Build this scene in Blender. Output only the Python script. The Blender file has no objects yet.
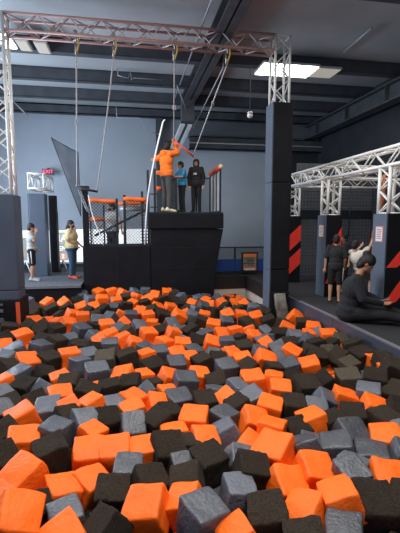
import bpy, bmesh, math, random
from mathutils import Vector, Matrix, Euler, noise
random.seed(7)
scene = bpy.context.scene
COL = scene.collection
PI = math.pi

# ------------------------------------------------------------------ materials
def new_mat(name):
    m = bpy.data.materials.new(name); m.use_nodes = True
    nt = m.node_tree; nt.nodes.clear()
    out = nt.nodes.new('ShaderNodeOutputMaterial'); b = nt.nodes.new('ShaderNodeBsdfPrincipled')
    nt.links.new(b.outputs[0], out.inputs[0])
    return m, nt, b, out

def mat(name, col, rough=.6, metal=0, var=.12, scale=8, bump=0, bscale=40, emit=None, estr=0, detail=4, spec=.35, sheen=0, per_object=0):
    m, nt, b, out = new_mat(name)
    tc = nt.nodes.new('ShaderNodeTexCoord'); n = nt.nodes.new('ShaderNodeTexNoise')
    n.inputs['Scale'].default_value = scale; n.inputs['Detail'].default_value = detail
    r = nt.nodes.new('ShaderNodeValToRGB')
    r.color_ramp.elements[0].position = .3; r.color_ramp.elements[1].position = .7
    r.color_ramp.elements[0].color = tuple(c*(1-var) for c in col) + (1,)
    r.color_ramp.elements[1].color = tuple(min(1, c*(1+var)) for c in col) + (1,)
    nt.links.new(tc.outputs['Object'], n.inputs['Vector']); nt.links.new(n.outputs['Fac'], r.inputs[0])
    colout = r.outputs[0]
    if per_object:
        oi = nt.nodes.new('ShaderNodeObjectInfo'); hs = nt.nodes.new('ShaderNodeHueSaturation')
        mr = nt.nodes.new('ShaderNodeMapRange')
        mr.inputs[3].default_value = 1-per_object; mr.inputs[4].default_value = 1+per_object
        nt.links.new(oi.outputs['Random'], mr.inputs[0]); nt.links.new(mr.outputs[0], hs.inputs['Value'])
        nt.links.new(colout, hs.inputs['Color']); colout = hs.outputs[0]
    nt.links.new(colout, b.inputs['Base Color'])
    b.inputs['Roughness'].default_value = rough; b.inputs['Metallic'].default_value = metal
    b.inputs['Specular IOR Level'].default_value = spec
    if sheen: b.inputs['Sheen Weight'].default_value = sheen
    if bump:
        n2 = nt.nodes.new('ShaderNodeTexNoise'); n2.inputs['Scale'].default_value = bscale; n2.inputs['Detail'].default_value = 5
        bp = nt.nodes.new('ShaderNodeBump'); bp.inputs['Strength'].default_value = bump; bp.inputs['Distance'].default_value = .02
        nt.links.new(tc.outputs['Object'], n2.inputs['Vector']); nt.links.new(n2.outputs['Fac'], bp.inputs['Height'])
        nt.links.new(bp.outputs[0], b.inputs['Normal'])
    if emit:
        b.inputs['Emission Color'].default_value = emit + (1,); b.inputs['Emission Strength'].default_value = estr
    return m

def sheet_mat(name, col, alpha):
    m, nt, b, out = new_mat(name)
    b.inputs['Base Color'].default_value = col + (1,); b.inputs['Roughness'].default_value = .8
    tc = nt.nodes.new('ShaderNodeTexCoord'); w = nt.nodes.new('ShaderNodeTexNoise'); w.inputs['Scale'].default_value = 3
    mr = nt.nodes.new('ShaderNodeMapRange'); mr.inputs[3].default_value = alpha-.12; mr.inputs[4].default_value = alpha+.12
    nt.links.new(tc.outputs['Object'], w.inputs['Vector']); nt.links.new(w.outputs['Fac'], mr.inputs[0]); nt.links.new(mr.outputs[0], b.inputs['Alpha'])
    return m

M = {}
M['orange'] = mat('orange_vinyl', (.88, .135, .008), .55, var=.05, scale=3, bump=.35, bscale=9, spec=.3, per_object=.05)
M['dark'] = mat('black_foam', (.031, .0222, .0155), .95, var=.4, scale=14, bump=.9, bscale=38, spec=.08, sheen=.04, per_object=.25)
M['lamplit'] = mat('lit_black_foam', (.075, .062, .045), .95, var=.25, scale=14, bump=.8, bscale=38, spec=.12, per_object=.15)  # black foam lightened to imitate cubes lit on top
M['grey'] = mat('grey_vinyl', (.075, .083, .102), .42, var=.08, scale=4, bump=.5, bscale=8, spec=.5, per_object=.45)
M['char'] = mat('charcoal_vinyl', (.055, .06, .075), .5, var=.1, scale=4, bump=.4, bscale=8, spec=.45, per_object=.15)
M['ceiling'] = mat('roof_insulation', (.37, .415, .44), .75, var=.10, scale=.7)
M['steel'] = mat('dark_roof_steel', (.062, .070, .082), .7, var=.2, scale=3)
M['wall'] = mat('grey_blue_wall', (.37, .43, .50), .8, var=.06, scale=.8)
M['darkwall'] = mat('charcoal_wall', (.03, .034, .042), .85, var=.2, scale=1.5)
M['black_pad'] = mat('black_vinyl_pad', (.0075, .008, .011), .6, spec=.15, var=.25, scale=3, bump=.25, bscale=5)
M['blue_pad'] = mat('blue_grey_vinyl_pad', (.088, .115, .158), .42, var=.1, scale=2, bump=.25, bscale=4)
M['ledge'] = mat('slate_vinyl_ledge', (.044, .053, .074), .42, var=.15, scale=1.5, bump=.25, bscale=4)
M['carpet'] = mat('black_carpet', (.020, .021, .024), .9, var=.3, scale=30, bump=.3, bscale=90)
M['deckgrey'] = mat('grey_deck_carpet', (.085, .095, .11), .85, var=.3, scale=12, bump=.3, bscale=60)
M['edge'] = mat('pale_edge_strip', (.13, .135, .16), .5, var=.1)
M['beige'] = mat('beige_board', (.62, .55, .47), .8, var=.12, scale=3)
M['brownpad'] = mat('dark_brown_pad', (.018, .014, .014), .6, var=.2, scale=3)
M['panel_blue'] = mat('royal_blue_pad', (.022, .07, .27), .55, var=.1, scale=2)
M['truss'] = mat('silver_truss', (.74, .74, .71), .4, metal=.1, var=.08, scale=5)
M['truss_orange_glow'] = mat('truss_orange_reflect', (.46, .27, .24), .42, metal=.15, var=.12, scale=5)  # rosy tint stands in for orange reflected onto the pale chords
M['truss_lace'] = mat('pale_truss_web', (.55, .49, .47), .42, metal=.15, var=.12, scale=5)
M['red'] = mat('red_slash', (.80, .045, .028), .5, var=.06, scale=4)
M['railpad'] = mat('orange_rail_pad', (.80, .14, .02), .55, var=.12, scale=6, bump=.3, bscale=15)
M['redpad'] = mat('red_orange_rail_pad', (.62, .085, .03), .55, var=.12, scale=6, bump=.3, bscale=15)
M['post'] = mat('black_steel_post', (.013, .015, .02), .45, var=.2, scale=6)
M['wire'] = mat('fence_wire', (.06, .065, .075), .5, metal=.5, var=.1)
M['wire_pale'] = mat('pale_fence_wire', (.5, .52, .55), .5, metal=.3, var=.1)
M['rope'] = mat('pale_rope', (.42, .42, .42), .8, var=.2, scale=30)
M['whiterope'] = mat('white_strap', (.75, .78, .8), .7, var=.05, scale=12)
M['metal'] = mat('steel_hardware', (.32, .32, .33), .35, metal=.8, var=.15, scale=12)
M['yellow'] = mat('yellow_strap', (.50, .33, .07), .7, var=.15, scale=15)
M['bar'] = mat('red_trapeze_bar', (.62, .07, .03), .5, var=.1, scale=9)
M['paper'] = mat('white_paper', (.62, .60, .60), .8, var=.03)
M['ink'] = mat('grey_ink', (.16, .13, .13), .8, var=.1)
M['pinkframe'] = mat('red_paper_border', (.50, .20, .20), .8, var=.1)
M['skin'] = mat('skin_tan', (.42, .215, .13), .6, var=.06, scale=10)
M['skin2'] = mat('skin_light', (.58, .33, .24), .6, var=.06, scale=10)
M['hair'] = mat('black_hair', (.010, .008, .008), .55, var=.4, scale=40, bump=.5, bscale=70)
M['eye'] = mat('dark_eye', (.012, .01, .01), .3, var=.1)
M['lip'] = mat('lips', (.32, .11, .09), .5, var=.1)
M['c_white'] = mat('white_cotton', (.60, .57, .50), .85, var=.06, scale=8, bump=.3, bscale=14)
M['c_lgrey'] = mat('light_grey_cotton', (.37, .37, .37), .85, var=.08, scale=8, bump=.3, bscale=14)
M['c_yellow'] = mat('pale_yellow_cotton', (.62, .50, .27), .85, var=.08, scale=8, bump=.3, bscale=14)
M['c_jeans'] = mat('blue_denim', (.045, .085, .15), .85, var=.2, scale=12, bump=.3, bscale=20)
M['c_black'] = mat('black_cotton', (.010, .010, .012), .85, var=.2, scale=10, bump=.3, bscale=16)
M['c_char'] = mat('charcoal_cotton', (.018, .0195, .023), .85, var=.2, scale=10, bump=.4, bscale=16)
M['c_fleece'] = mat('dark_fleece', (.012, .0138, .018), .95, var=.3, scale=25, bump=.5, bscale=40, sheen=.03)
M['c_orange'] = mat('orange_hoodie', (.85, .17, .015), .8, var=.1, scale=6, bump=.5, bscale=10)
M['c_gpants'] = mat('grey_jogger', (.065, .065, .066), .85, var=.15, scale=8, bump=.4, bscale=12)
M['c_blue'] = mat('turquoise_shirt', (.02, .20, .36), .8, var=.08, scale=8, bump=.3, bscale=14)
M['c_tan'] = mat('tan_shorts', (.20, .12, .075), .85, var=.1, scale=8, bump=.3, bscale=14)
M['s_red'] = mat('orange_red_shoe', (.62, .11, .06), .6, var=.08)
M['s_white'] = mat('cream_shoe', (.72, .66, .48), .6, var=.08)
M['s_blue'] = mat('royal_blue_shoe', (.03, .07, .38), .6, var=.1)
M['s_grey'] = mat('grey_shoe', (.34, .35, .36), .6, var=.1)
M['mask'] = mat('black_face_mask', (.012, .012, .014), .7, var=.1)
M['phone'] = mat('pale_phone', (.45, .47, .50), .3, var=.05)
M['lamp'] = mat('lit_diffuser', (.9, .88, .8), .5, var=.01, emit=(1, .95, .82), estr=9)
M['dim_reflect'] = mat('dim_reflect_glow', (.30, .28, .25), .5, var=.03, emit=(1, .93, .80), estr=.3)  # weak emission stands in for reflected light
M['winpane'] = mat('bright_window_film', (.6, .63, .66), .5, var=.08, scale=2, emit=(.86, .92, 1), estr=.75)
M['winpane2'] = mat('bright_window', (.6, .63, .66), .5, var=.08, scale=2, emit=(.9, .95, 1), estr=1.0)
M['winframe'] = mat('pale_window_frame', (.42, .44, .45), .5, var=.05)
M['letter'] = mat('white_letter', (.85, .87, .88), .5, var=.02, emit=(1, 1, 1), estr=.9)
M['signpanel'] = mat('grey_green_poster', (.34, .36, .33), .6, var=.06, emit=(.8, .85, .8), estr=.25)
M['peach'] = mat('peach_disc', (.75, .38, .26), .6, var=.06, emit=(1, .6, .45), estr=.3)
M['exitcase'] = mat('exit_sign_case', (.06, .045, .06), .5, var=.1)
M['exitletter'] = mat('exit_letter', (.8, .08, .16), .5, var=.05, emit=(1, .10, .22), estr=1.6)
M['boardblack'] = mat('notice_black', (.02, .02, .02), .5, var=.1)
M['boardorange'] = mat('notice_orange', (.75, .21, .05), .5, var=.06)
M['boardtan'] = mat('notice_tan', (.24, .22, .19), .6, var=.06)
M['duct'] = mat('lit_steel_flange', (.70, .74, .76), .6, var=.06, scale=3)  # pale tone stands in for light falling from front below
M['net'] = sheet_mat('dark_net', (.012, .014, .02), .62)
M['courtnet'] = mat('dark_court_net', (.095, .105, .12), .85, var=.12, scale=2)
M['torn'] = mat('torn_grey_wrap', (.17, .16, .14), .7, var=.4, scale=7, bump=.8, bscale=9)
M['strap_or'] = mat('rust_orange_strap', (.45, .12, .03), .7, var=.3, scale=9)
M['dim_ceiling'] = mat('dim_ceiling_grey', (.13, .145, .165), .8, var=.1, scale=1)
M['navy_haze_pad'] = mat('navy_haze_vinyl_pad', (.055, .074, .108), .5, var=.12, scale=2, bump=.25, bscale=4)  # blue-grey lifted to imitate the haze over the left pads
M['rubblack'] = mat('rubber_black', (.008, .008, .01), .6, var=.1)
M['logo'] = mat('orange_print', (.75, .20, .04), .7, var=.05)
M['stripe'] = mat('white_stripe', (.7, .7, .7), .7, var=.03)
M['conduit'] = mat('grey_conduit', (.40, .43, .45), .45, metal=.3, var=.08)

# ------------------------------------------------------------------ mesh helpers
class MB:
    def __init__(s): s.bm = bmesh.new(); s.mats = []
    def mi(s, m):
        if m not in s.mats: s.mats.append(m)
        return s.mats.index(m)
    def box(s, c, size, m, rot=None, bevel=0):
        d = bmesh.ops.create_cube(s.bm, size=1)
        vs = d['verts']
        mat_ = Matrix.Translation(Vector(c)) @ (rot.to_matrix().to_4x4() if rot else Matrix()) @ Matrix.Diagonal((size[0], size[1], size[2], 1))
        bmesh.ops.transform(s.bm, matrix=mat_, verts=vs)
        fs = list({f for v in vs for f in v.link_faces}); k = s.mi(m)
        for f in fs: f.material_index = k
        if bevel:
            es = list({e for f in fs for e in f.edges})
            r = bmesh.ops.bevel(s.bm, geom=es, offset=bevel, segments=2, profile=.7, affect='EDGES')
            for f in r['faces']: f.material_index = k
        return s
    def span(s, a, b, m, bevel=0):
        return s.box([(a[i]+b[i])/2 for i in range(3)], [abs(b[i]-a[i]) for i in range(3)], m, bevel=bevel)
    def tube(s, pts, r, m, n=8, closed_caps=True):
        k = s.mi(m); rings = []
        P = [Vector(p) for p in pts]
        rr = r if isinstance(r, (list, tuple)) else [r]*len(P)
        ref = None
        for i, p in enumerate(P):
            t = (P[min(i+1, len(P)-1)] - P[max(i-1, 0)]).normalized()
            if ref is None: ref = t.orthogonal().normalized()
            ref = (ref - t*ref.dot(t)).normalized(); bi = t.cross(ref)
            rings.append([s.bm.verts.new(p + (ref*math.cos(2*PI*j/n) + bi*math.sin(2*PI*j/n))*rr[i]) for j in range(n)])
        for a, b in zip(rings, rings[1:]):
            for j in range(n):
                f = s.bm.faces.new((a[j], a[(j+1) % n], b[(j+1) % n], b[j])); f.material_index = k; f.smooth = n > 5
        if closed_caps:
            f = s.bm.faces.new(rings[0][::-1]); f.material_index = k
            f = s.bm.faces.new(rings[-1]); f.material_index = k
        return s
    def poly(s, pts, m, thick=None):
        k = s.mi(m); vs = [s.bm.verts.new(Vector(p)) for p in pts]
        f = s.bm.faces.new(vs); f.material_index = k
        if thick:
            r = bmesh.ops.extrude_face_region(s.bm, geom=[f])
            nv = [g for g in r['geom'] if isinstance(g, bmesh.types.BMVert)]
            bmesh.ops.translate(s.bm, vec=Vector(thick), verts=nv)
            for g in r['geom']:
                if isinstance(g, bmesh.types.BMFace): g.material_index = k
            for v in nv:
                for g in v.link_faces: g.material_index = k
        return s
    def ball(s, c, r, m, seg=12):
        k = s.mi(m); d = bmesh.ops.create_uvsphere(s.bm, u_segments=seg, v_segments=max(6, seg//2), radius=1)
        R = r if isinstance(r, (tuple, list)) else (r, r, r)
        bmesh.ops.transform(s.bm, matrix=Matrix.Translation(Vector(c)) @ Matrix.Diagonal((*R, 1)), verts=d['verts'])
        for f in {f for v in d['verts'] for f in v.link_faces}: f.material_index = k; f.smooth = True
        return s
    def torus(s, c, R, r, m, axis='Y', n=14):
        pts = []
        for i in range(n+1):
            a = 2*PI*i/n
            u, v = math.cos(a)*R, math.sin(a)*R
            pts.append(Vector(c) + (Vector((u, 0, v)) if axis == 'Y' else Vector((0, u, v)) if axis == 'X' else Vector((u, v, 0))))
        return s.tube(pts, r, m, 6)
    def build(s, name, parent=None, loc=None):
        bmesh.ops.recalc_face_normals(s.bm, faces=s.bm.faces)
        me = bpy.data.meshes.new(name); s.bm.to_mesh(me); s.bm.free()
        for m in s.mats: me.materials.append(M[m])
        o = bpy.data.objects.new(name, me); COL.objects.link(o)
        if parent: o.parent = parent
        if loc is not None:      # keep world shape, move the origin to loc
            me.transform(Matrix.Translation(-Vector(loc))); o.location = loc
        return o

def tag(o, label, cat, group=None, kind=None):
    if label: o['label'] = label
    if cat: o['category'] = cat
    if group: o['group'] = group
    if kind: o['kind'] = kind
    return o
def empty(name, loc, label, cat, group=None):
    o = bpy.data.objects.new(name, None); o.empty_display_size = .1; COL.objects.link(o); o.location = loc
    return tag(o, label, cat, group)
def under(o, root):      # parent a world-space mesh under an Empty, keeping it where it is
    o.parent = root; o.matrix_parent_inverse = Matrix.Translation(-Vector(root.location)); return o
def struct(o): o['kind'] = 'structure'; return o
def copy_tree(o, parent=None):
    c = o.copy(); COL.objects.link(c)
    if parent: c.parent = parent
    for ch in [k for k in o.children]: copy_tree(ch, c)
    return c

# ------------------------------------------------------------------ room shell
BY, RX, LX = 15.0, 7.3, -5.2
def roofz(y): return 5.52 + max(0, (BY-y))*.022
struct(MB().span((LX-.2, 11.6, -1.3), (RX+.2, BY+.2, -.02), 'carpet').build('floor'))
struct(MB().span((LX, -1, -1.5), (RX, 11.6, -1.3), 'brownpad').build('floor_pit'))
struct(MB().span((LX-.2, BY, -.02), (6.2, BY+.2, 6.2), 'wall').build('wall_back'))
struct(MB().span((6.2, BY-.08, -.02), (RX+.2, BY+.2, 6.2), 'darkwall').build('wall_back_right'))
struct(MB().span((RX, -1, -1.5), (RX+.2, BY, 6.2), 'darkwall').build('wall_right'))
struct(MB().span((LX-.2, -1, -1.5), (LX, BY, 6.2), 'wall').build('wall_left'))
cb = MB()
cb.poly([(LX-.2, -1, roofz(-1)), (RX+.2, -1, roofz(-1)), (RX+.2, BY+.2, roofz(BY)), (LX-.2, BY+.2, roofz(BY))], 'ceiling', thick=(0, 0, .15))
struct(cb.build('ceiling'))
struct(MB().span((LX, BY-.06, -.02), (6.2, BY, .14), 'darkwall').build('baseboard_back'))

# purlins across the roof and the main rafter, conduits
for i, y in enumerate((5.0, 6.6, 9.75, 11.45, 12.95, 14.6)):
    z = roofz(y)
    p = MB(); p.span((LX, y-.05, z-.30), (RX, y-.015, z), 'steel').span((LX, y-.05, z-.30), (RX, y+.16, z-.27), 'steel').span((LX, y-.05, z-.04), (RX, y+.16, z-.002), 'steel')
    o = p.build('roof_purlin', loc=(0, y, z))
    tag(o, ['dark steel roof purlin nearest the camera, high overhead', 'dark steel roof purlin second from the camera, high above the truss',
            'dark steel roof purlin just below the overhead truss in the photo', 'dark steel roof purlin second below the overhead truss, level with the lit ceiling panel',
            'thin dark steel purlin second from the back wall', 'dark steel purlin running along the top of the back wall'][i], 'roof beam', 'steel purlins crossing the roof')
# soft sagging insulation battens between purlins
rb = MB()
zr = 5.22
rb.span((1.86, 2, zr), (1.89, BY-1.6, 5.62), 'steel').span((1.70, 2, zr), (2.06, BY-1.6, zr+.03), 'steel').span((1.70, 2, 5.5), (2.06, BY-1.6, 5.53), 'steel')
for y in (5, 7, 9, 11): rb.span((1.72, y, zr), (2.04, y+.02, 5.5), 'steel')
rf = empty('roof_rafter', (1.88, 8, 5.2), 'long dark steel rafter running from the camera towards the back wall', 'roof beam')
under(rb.build('beam'), rf)
hb = MB().span((1.62, 12.3, 4.60), (2.0, 12.6, 5.3), 'steel').build('haunch_block'); under(hb, rf)
fl = MB()
fa, fb, fc_, fd = Vector((1.62, 12.6, 4.56)), Vector((1.97, 12.6, 4.54)), Vector((1.81, 14.3, 4.05)), Vector((1.46, 14.3, 4.13))
def lerp4(u, v): return (fa*(1-u)+fb*u)*(1-v)+(fd*(1-u)+fc_*u)*v
for u0, u1, m_ in ((0, .38, 'duct'), (.38, .62, 'steel'), (.62, 1, 'duct')):
    fl.poly([lerp4(u0, 0), lerp4(u1, 0), lerp4(u1, 1), lerp4(u0, 1)], m_, thick=(0, 0, .04 if m_ == 'duct' else .12))
under(fl.build('knee_flange'), rf)['label'] = 'sloping grey flange, pale as if lit from below'
cl = MB().span((1.12, BY-.32, -.02), (1.17, BY-.02, 5.4), 'steel').span((1.02, BY-.34, -.02), (1.27, BY-.31, 5.4), 'steel').span((1.02, BY-.03, -.02), (1.27, BY-.005, 5.4), 'steel')
tag(cl.build('steel_column', loc=(1.14, BY-.2, 0)), 'dark steel column against the back wall behind the person in orange', 'column')
eb = MB().span((2.2, BY-.10, 4.66), (RX, BY-.02, 5.50), 'dim_ceiling').span((2.2, BY-.35, 4.22), (RX, BY-.32, 4.66), 'steel').span((2.2, BY-.35, 4.22), (RX, BY-.02, 4.25), 'steel').span((2.2, BY-.35, 4.63), (RX, BY-.02, 4.66), 'steel').span((2.2, BY-.40, 4.40), (RX, BY-.36, 4.44), 'conduit')  # upper panel is added, its grey imitates the dim ceiling
tag(eb.build('eave_beam', loc=(4, BY-.2, 4.2)), 'deep dark beam crossing the back wall right of the orange-hooded jumper', 'roof beam')
sb = MB().span((6.85, 3, 4.75), (6.9, BY-.1, 5.2), 'steel').span((6.7, 3, 4.72), (7.05, BY-.1, 4.76), 'steel').span((6.7, 3, 5.17), (7.05, BY-.1, 5.21), 'steel')
for y in range(4, 15, 2): sb.span((6.72, y, 4.75), (7.04, y+.03, 5.2), 'steel')
tag(sb.build('eave_beam', loc=(6.9, 9, 4.7)), 'dark eave beam slanting along the right wall near the ceiling', 'roof beam')
def conduit(pts, label, r=.018, m='conduit'):
    o = MB().tube(pts, r, m, 6).build('conduit', loc=pts[0]); return tag(o, label, 'pipe')
conduit([(1.45, 4.5, 5.7), (1.45, 4.5, 5.35), (1.45, 13.2, 5.35)], 'long thin pale pipe running beside the dark rafter above the jumpers')
conduit([(2.25, 9.6, 5.645), (2.25, 9.6, 5.2), (2.2, 13.8, 4.75)], 'thin pale pipe on the right side of the haunched rafter')
conduit([(5.0, 8.0, 5.58), (5.06, 9.24, 5.58)], 'short pale tube on the dark ceiling at upper right', .022)
conduit([(-.22, 11.2, 5.61), (-.21, 11.2, 5.42), (.06, 11.2, 5.36), (.1, 11.2, 5.62), (.14, 11.2, 5.32), (.18, 11.2, 5.38), (.95, 11.2, 5.37)], 'thin crooked wire under the roof, left of the rafter', .012)
conduit([(-.34, 13.6, 5.555), (-.32, 13.6, 4.93), (.43, 13.6, 4.95), (.62, 13.6, 4.55), (1.1, 13.6, 4.45)], 'thin bent pipe low on the roof above the orange-hooded jumper', .014)
conduit([(6.0, 7.5, 5.69), (6.0, 7.5, 5.35), (6.9, 9.6, 5.2)], 'thin pipe on the ceiling at far right edge', .012)
# diagonal roof braces
conduit([(-3.64, 14.2, 5.5), (-3.15, 14.2, 5.0)], 'diagonal roof brace at upper left beside the truss tower', .025, 'conduit')
conduit([(1.35, 11.2, 5.25), (1.85, 12.6, 4.9)], 'short pale diagonal strut beside the rafter block', .02)

# ceiling lights: frames with diffusers lying under the roof
def panel(cx, cy, w, d, m, label, grp=None, z=None, rot=0):
    z = z or roofz(cy)-.36
    r = empty('ceiling_light', (cx, cy, z), label, 'light', grp); r.rotation_euler.z = rot
    MB().box((0, 0, .04), (w+.05, d+.05, .05), 'winframe').build('light_frame', r)
    MB().box((0, 0, .008), (w, d, .02), m).build('diffuser', r)
    return r
panel(3.86, 9.75, 1.35, .72, 'lamp', 'bright lit ceiling panel above the padded column at right')
panel(4.86, 9.75, .58, .56, 'dim_reflect', 'dim unlit ceiling panel right of the bright lit one')
panel(-2.42, 9.25, .26, .66, 'lamp', 'bright lit ceiling panel at upper left beside the truss tower')
panel(-2.10, 9.4, .20, .48, 'dim_reflect', 'small patch of reflected window light nearest the bright panel at left')  # added panel standing in for window light reflected on the ceiling
panel(-1.74, 9.45, .22, .52, 'dim_reflect', 'small patch of reflected window light right of the other one, upper left')  # second panel added for the same reflected window light
# hanging camera dome
dm = empty('dome_camera', (2.88, 9.5, 4.12), 'small pale dome hanging on a thin rod from the ceiling, left of the column', 'camera')
MB().tube([(0, 0, .08), (0, 0, 1.1)], .008, 'steel', 6).build('rod', dm)
MB().ball((0, 0, 0), (.07, .07, .06), 'paper').build('dome', dm)
MB().tube([(0, 0, .04), (0, 0, .09)], [.075, .05], 'conduit', 12).build('mount', dm)

# windows in the back wall (panes, frames, posters)
def text_mesh(body, size, m, name, parent, loc, rot=(PI/2, 0, 0), ext=.004):
    cu = bpy.data.curves.new(name, 'FONT'); cu.body = body; cu.size = size; cu.extrude = ext; cu.align_x = 'CENTER'; cu.align_y = 'CENTER'
    t = bpy.data.objects.new(name+'_tmp', cu); COL.objects.link(t)
    dg = bpy.context.evaluated_depsgraph_get(); me = bpy.data.meshes.new_from_object(t.evaluated_get(dg))
    bpy.data.objects.remove(t)
    me.materials.clear(); me.materials.append(M[m]); me.name = name
    o = bpy.data.objects.new(name, me); COL.objects.link(o); o.location = loc; o.rotation_euler = rot
    if parent: o.parent = parent
    return o
def window(n, x0, x1, z0, z1, m, bars=()):
    w = empty('window_%d' % n, ((x0+x1)/2, BY-.03, z0), None, None); w['kind'] = 'structure'
    W2, H2 = (x1-x0)/2, z1-z0
    f = MB()
    f.span((-W2, -.04, -.04), (W2, .02, .02), 'winframe').span((-W2, -.04, H2-.03), (W2, .02, H2+.03), 'winframe')
    f.span((-W2-.03, -.04, -.04), (-W2+.02, .02, H2+.03), 'winframe').span((W2-.02, -.04, -.04), (W2+.03, .02, H2+.03), 'winframe')
    for b in bars: f.span((b-.015, -.035, 0), (b+.015, .02, H2), 'winframe')
    f.build('window_frame', w)
    MB().span((-W2, 0, 0), (W2, .015, H2), m).build('pane', w)
    return w
w1 = window(1, -3.95, -3.42, .14, 1.33, 'winpane')
w2 = window(2, -2.95, -2.12, .14, 1.33, 'winpane', bars=(-.22,))
w3 = window(3, -1.9, .8, .14, 1.36, 'winpane2', bars=(-.75, .35))
pd = MB()
pd.span((.0, -.05, .08), (.36, -.042, 1.08), 'signpanel').span((.0, -.055, .62), (.36, -.051, .65), 'winframe').span((.0, -.055, .36), (.36, -.051, .39), 'winframe')
pd.tube([(.18, -.055, .22), (.18, -.05, .22)], .12, 'peach', 20)
po = pd.build('poster', w2)
text_mesh('IA', .36, 'letter', 'poster_letters', po, (.19, -.06, .86))
text_mesh('EN', .22, 'letter', 'poster_letters', po, (.18, -.06, .50))
text_mesh('2', .20, 'letter', 'poster_letters', po, (.18, -.062, .22))
p1 = MB().span((-.2, -.05, .1), (.12, -.042, .9), 'signpanel').tube([(-.05, -.055, .35), (-.05, -.05, .35)], .1, 'peach', 20).build('poster', w1)
# red exit sign
ex = empty('exit_sign', (-2.70, 14.7, 3.20), 'small glowing red EXIT sign above the white left truss', 'sign')
sc_ = MB().box((0, 0, .1), (.40, .06, .20), 'exitcase', bevel=.01).build('sign_case', ex)
MB().span((-.02, 0, .2), (.02, .3, .24), 'exitcase').build('bracket', ex)
text_mesh('EXIT', .17, 'exitletter', 'sign_letters', sc_, (0, -.035, .1))

# ------------------------------------------------------------------ decks, ledges, pit
def seam_panel(a, b, m, n, axis):
    mb = MB()
    L = b[axis]-a[axis]
    for i in range(n):
        p, q = list(a), list(b); p[axis] = a[axis]+L*i/n+.004; q[axis] = a[axis]+L*(i+1)/n-.004
        mb.span(p, q, m, bevel=.02)
    return mb
# right deck with vinyl ledge
struct(MB().span((3.5, 1.0, -1.3), (RX, 11.6, -.03), 'darkwall').build('floor_right_deck'))
dk = MB().span((3.46, 1.0, -.03), (RX, 11.6, 0), 'carpet').build('floor_right_carpet'); struct(dk)
lg = empty('pit_ledge', (3.45, 6, -.7), 'long slate-blue vinyl padded ledge along the right side of the pit', 'ledge')
under(seam_panel((3.40, 1.2, -.62), (3.52, 8.7, -.005), 'ledge', 3, 1).build('pad'), lg)
under(MB().span((3.395, 1.2, -.012), (3.46, 7.6, .008), 'edge').build('edge_strip'), lg)['label'] = 'pale grey edge strip'
under(MB().span((3.41, 8.7, -.40), (3.52, 11.6, -.002), 'brownpad', bevel=.02).build('cap_pad'), lg)['label'] = 'dark brown cap pad at the far end'
under(MB().span((3.44, 8.3, -1.2), (3.54, 11.6, -.26), 'beige').build('board'), lg)['label'] = 'beige board under the far cap pad'
bl = empty('pit_ledge', (3.0, 11.62, -1), 'dark padded pit edge with beige board between the black tower and column', 'ledge')
under(MB().span((2.3, 11.54, -.40), (3.42, 11.6, .004), 'brownpad', bevel=.02).build('cap_pad'), bl)
under(MB().span((2.3, 11.565, -1.2), (3.44, 11.6, -.38), 'beige').build('board'), bl)
# left deck
ld = empty('left_deck', (-2.6, 11, -.6), 'low dark platform with grey top where the child and the masked woman stand', 'platform')
under(MB().span((LX, 10.5, -1.2), (-1.24, 11.6, -.03), 'black_pad', bevel=.02).build('base'), ld)
under(MB().span((LX, 10.46, -.03), (-1.24, 13.3, .0), 'deckgrey', bevel=.01).build('deck_top'), ld)['label'] = 'grey scuffed deck surface'
under(MB().span((LX, 10.45, -.06), (-1.24, 10.50, .004), 'edge').build('edge_strip'), ld)

# ------------------------------------------------------------------ black jump tower
TY = 10.9
tw = empty('jump_tower', (.6, TY, -.5), 'big black padded jump tower at the far end of the pit', 'tower')
prof = [(2.30, -1.2), (2.33, -.2), (2.38, .3), (2.46, .75), (2.53, 1.15), (2.58, 1.40)]
def quadstrip(mb, m, x0, prof, y0, y1):
    vs = [(x0, y0, prof[0][1])] + [(p[0], y0, p[1]) for p in prof] + [(x0, y0, prof[-1][1])]
    mb.poly(vs, m, thick=(0, y1-y0, 0))
under(MB().span((-1.22, TY, -1.2), (.56, 12.1, .96), 'black_pad', bevel=.03).build('low_block'), tw)
mb = MB(); quadstrip(mb, 'black_pad', .57, prof, TY, 12.3); under(mb.build('high_block'), tw)
under(MB().span((.55, TY-.05, 1.42), (2.58, 12.35, 1.84), 'black_pad', bevel=.03).build('cap_pad'), tw)
under(MB().span((.56, TY-.03, 1.84), (2.56, 12.33, 1.87), 'carpet').build('tower_top'), tw)
# stitched seams on the faces
sm = MB()
for x in (-.33,): sm.span((x-.006, TY-.006, -1), (x+.006, TY, .95), 'rubblack')
for z in (.35, .9): sm.span((.6, TY-.006, z-.006), (2.3, TY, z+.006), 'rubblack')
under(sm.build('seam'), tw)
# inner step where the masked person in grey stands
st = empty('tower_step', (-.5, 12.6, 0), 'low dark step behind the tower block holding the person in grey T-shirt', 'step')
under(MB().span((-1.2, 12.15, 0), (.5, 13.1, .36), 'carpet', bevel=.01).build('tread'), st)
under(MB().span((-1.2, 12.13, .3), (.5, 12.16, .37), 'edge').build('nosing'), st)

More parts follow.
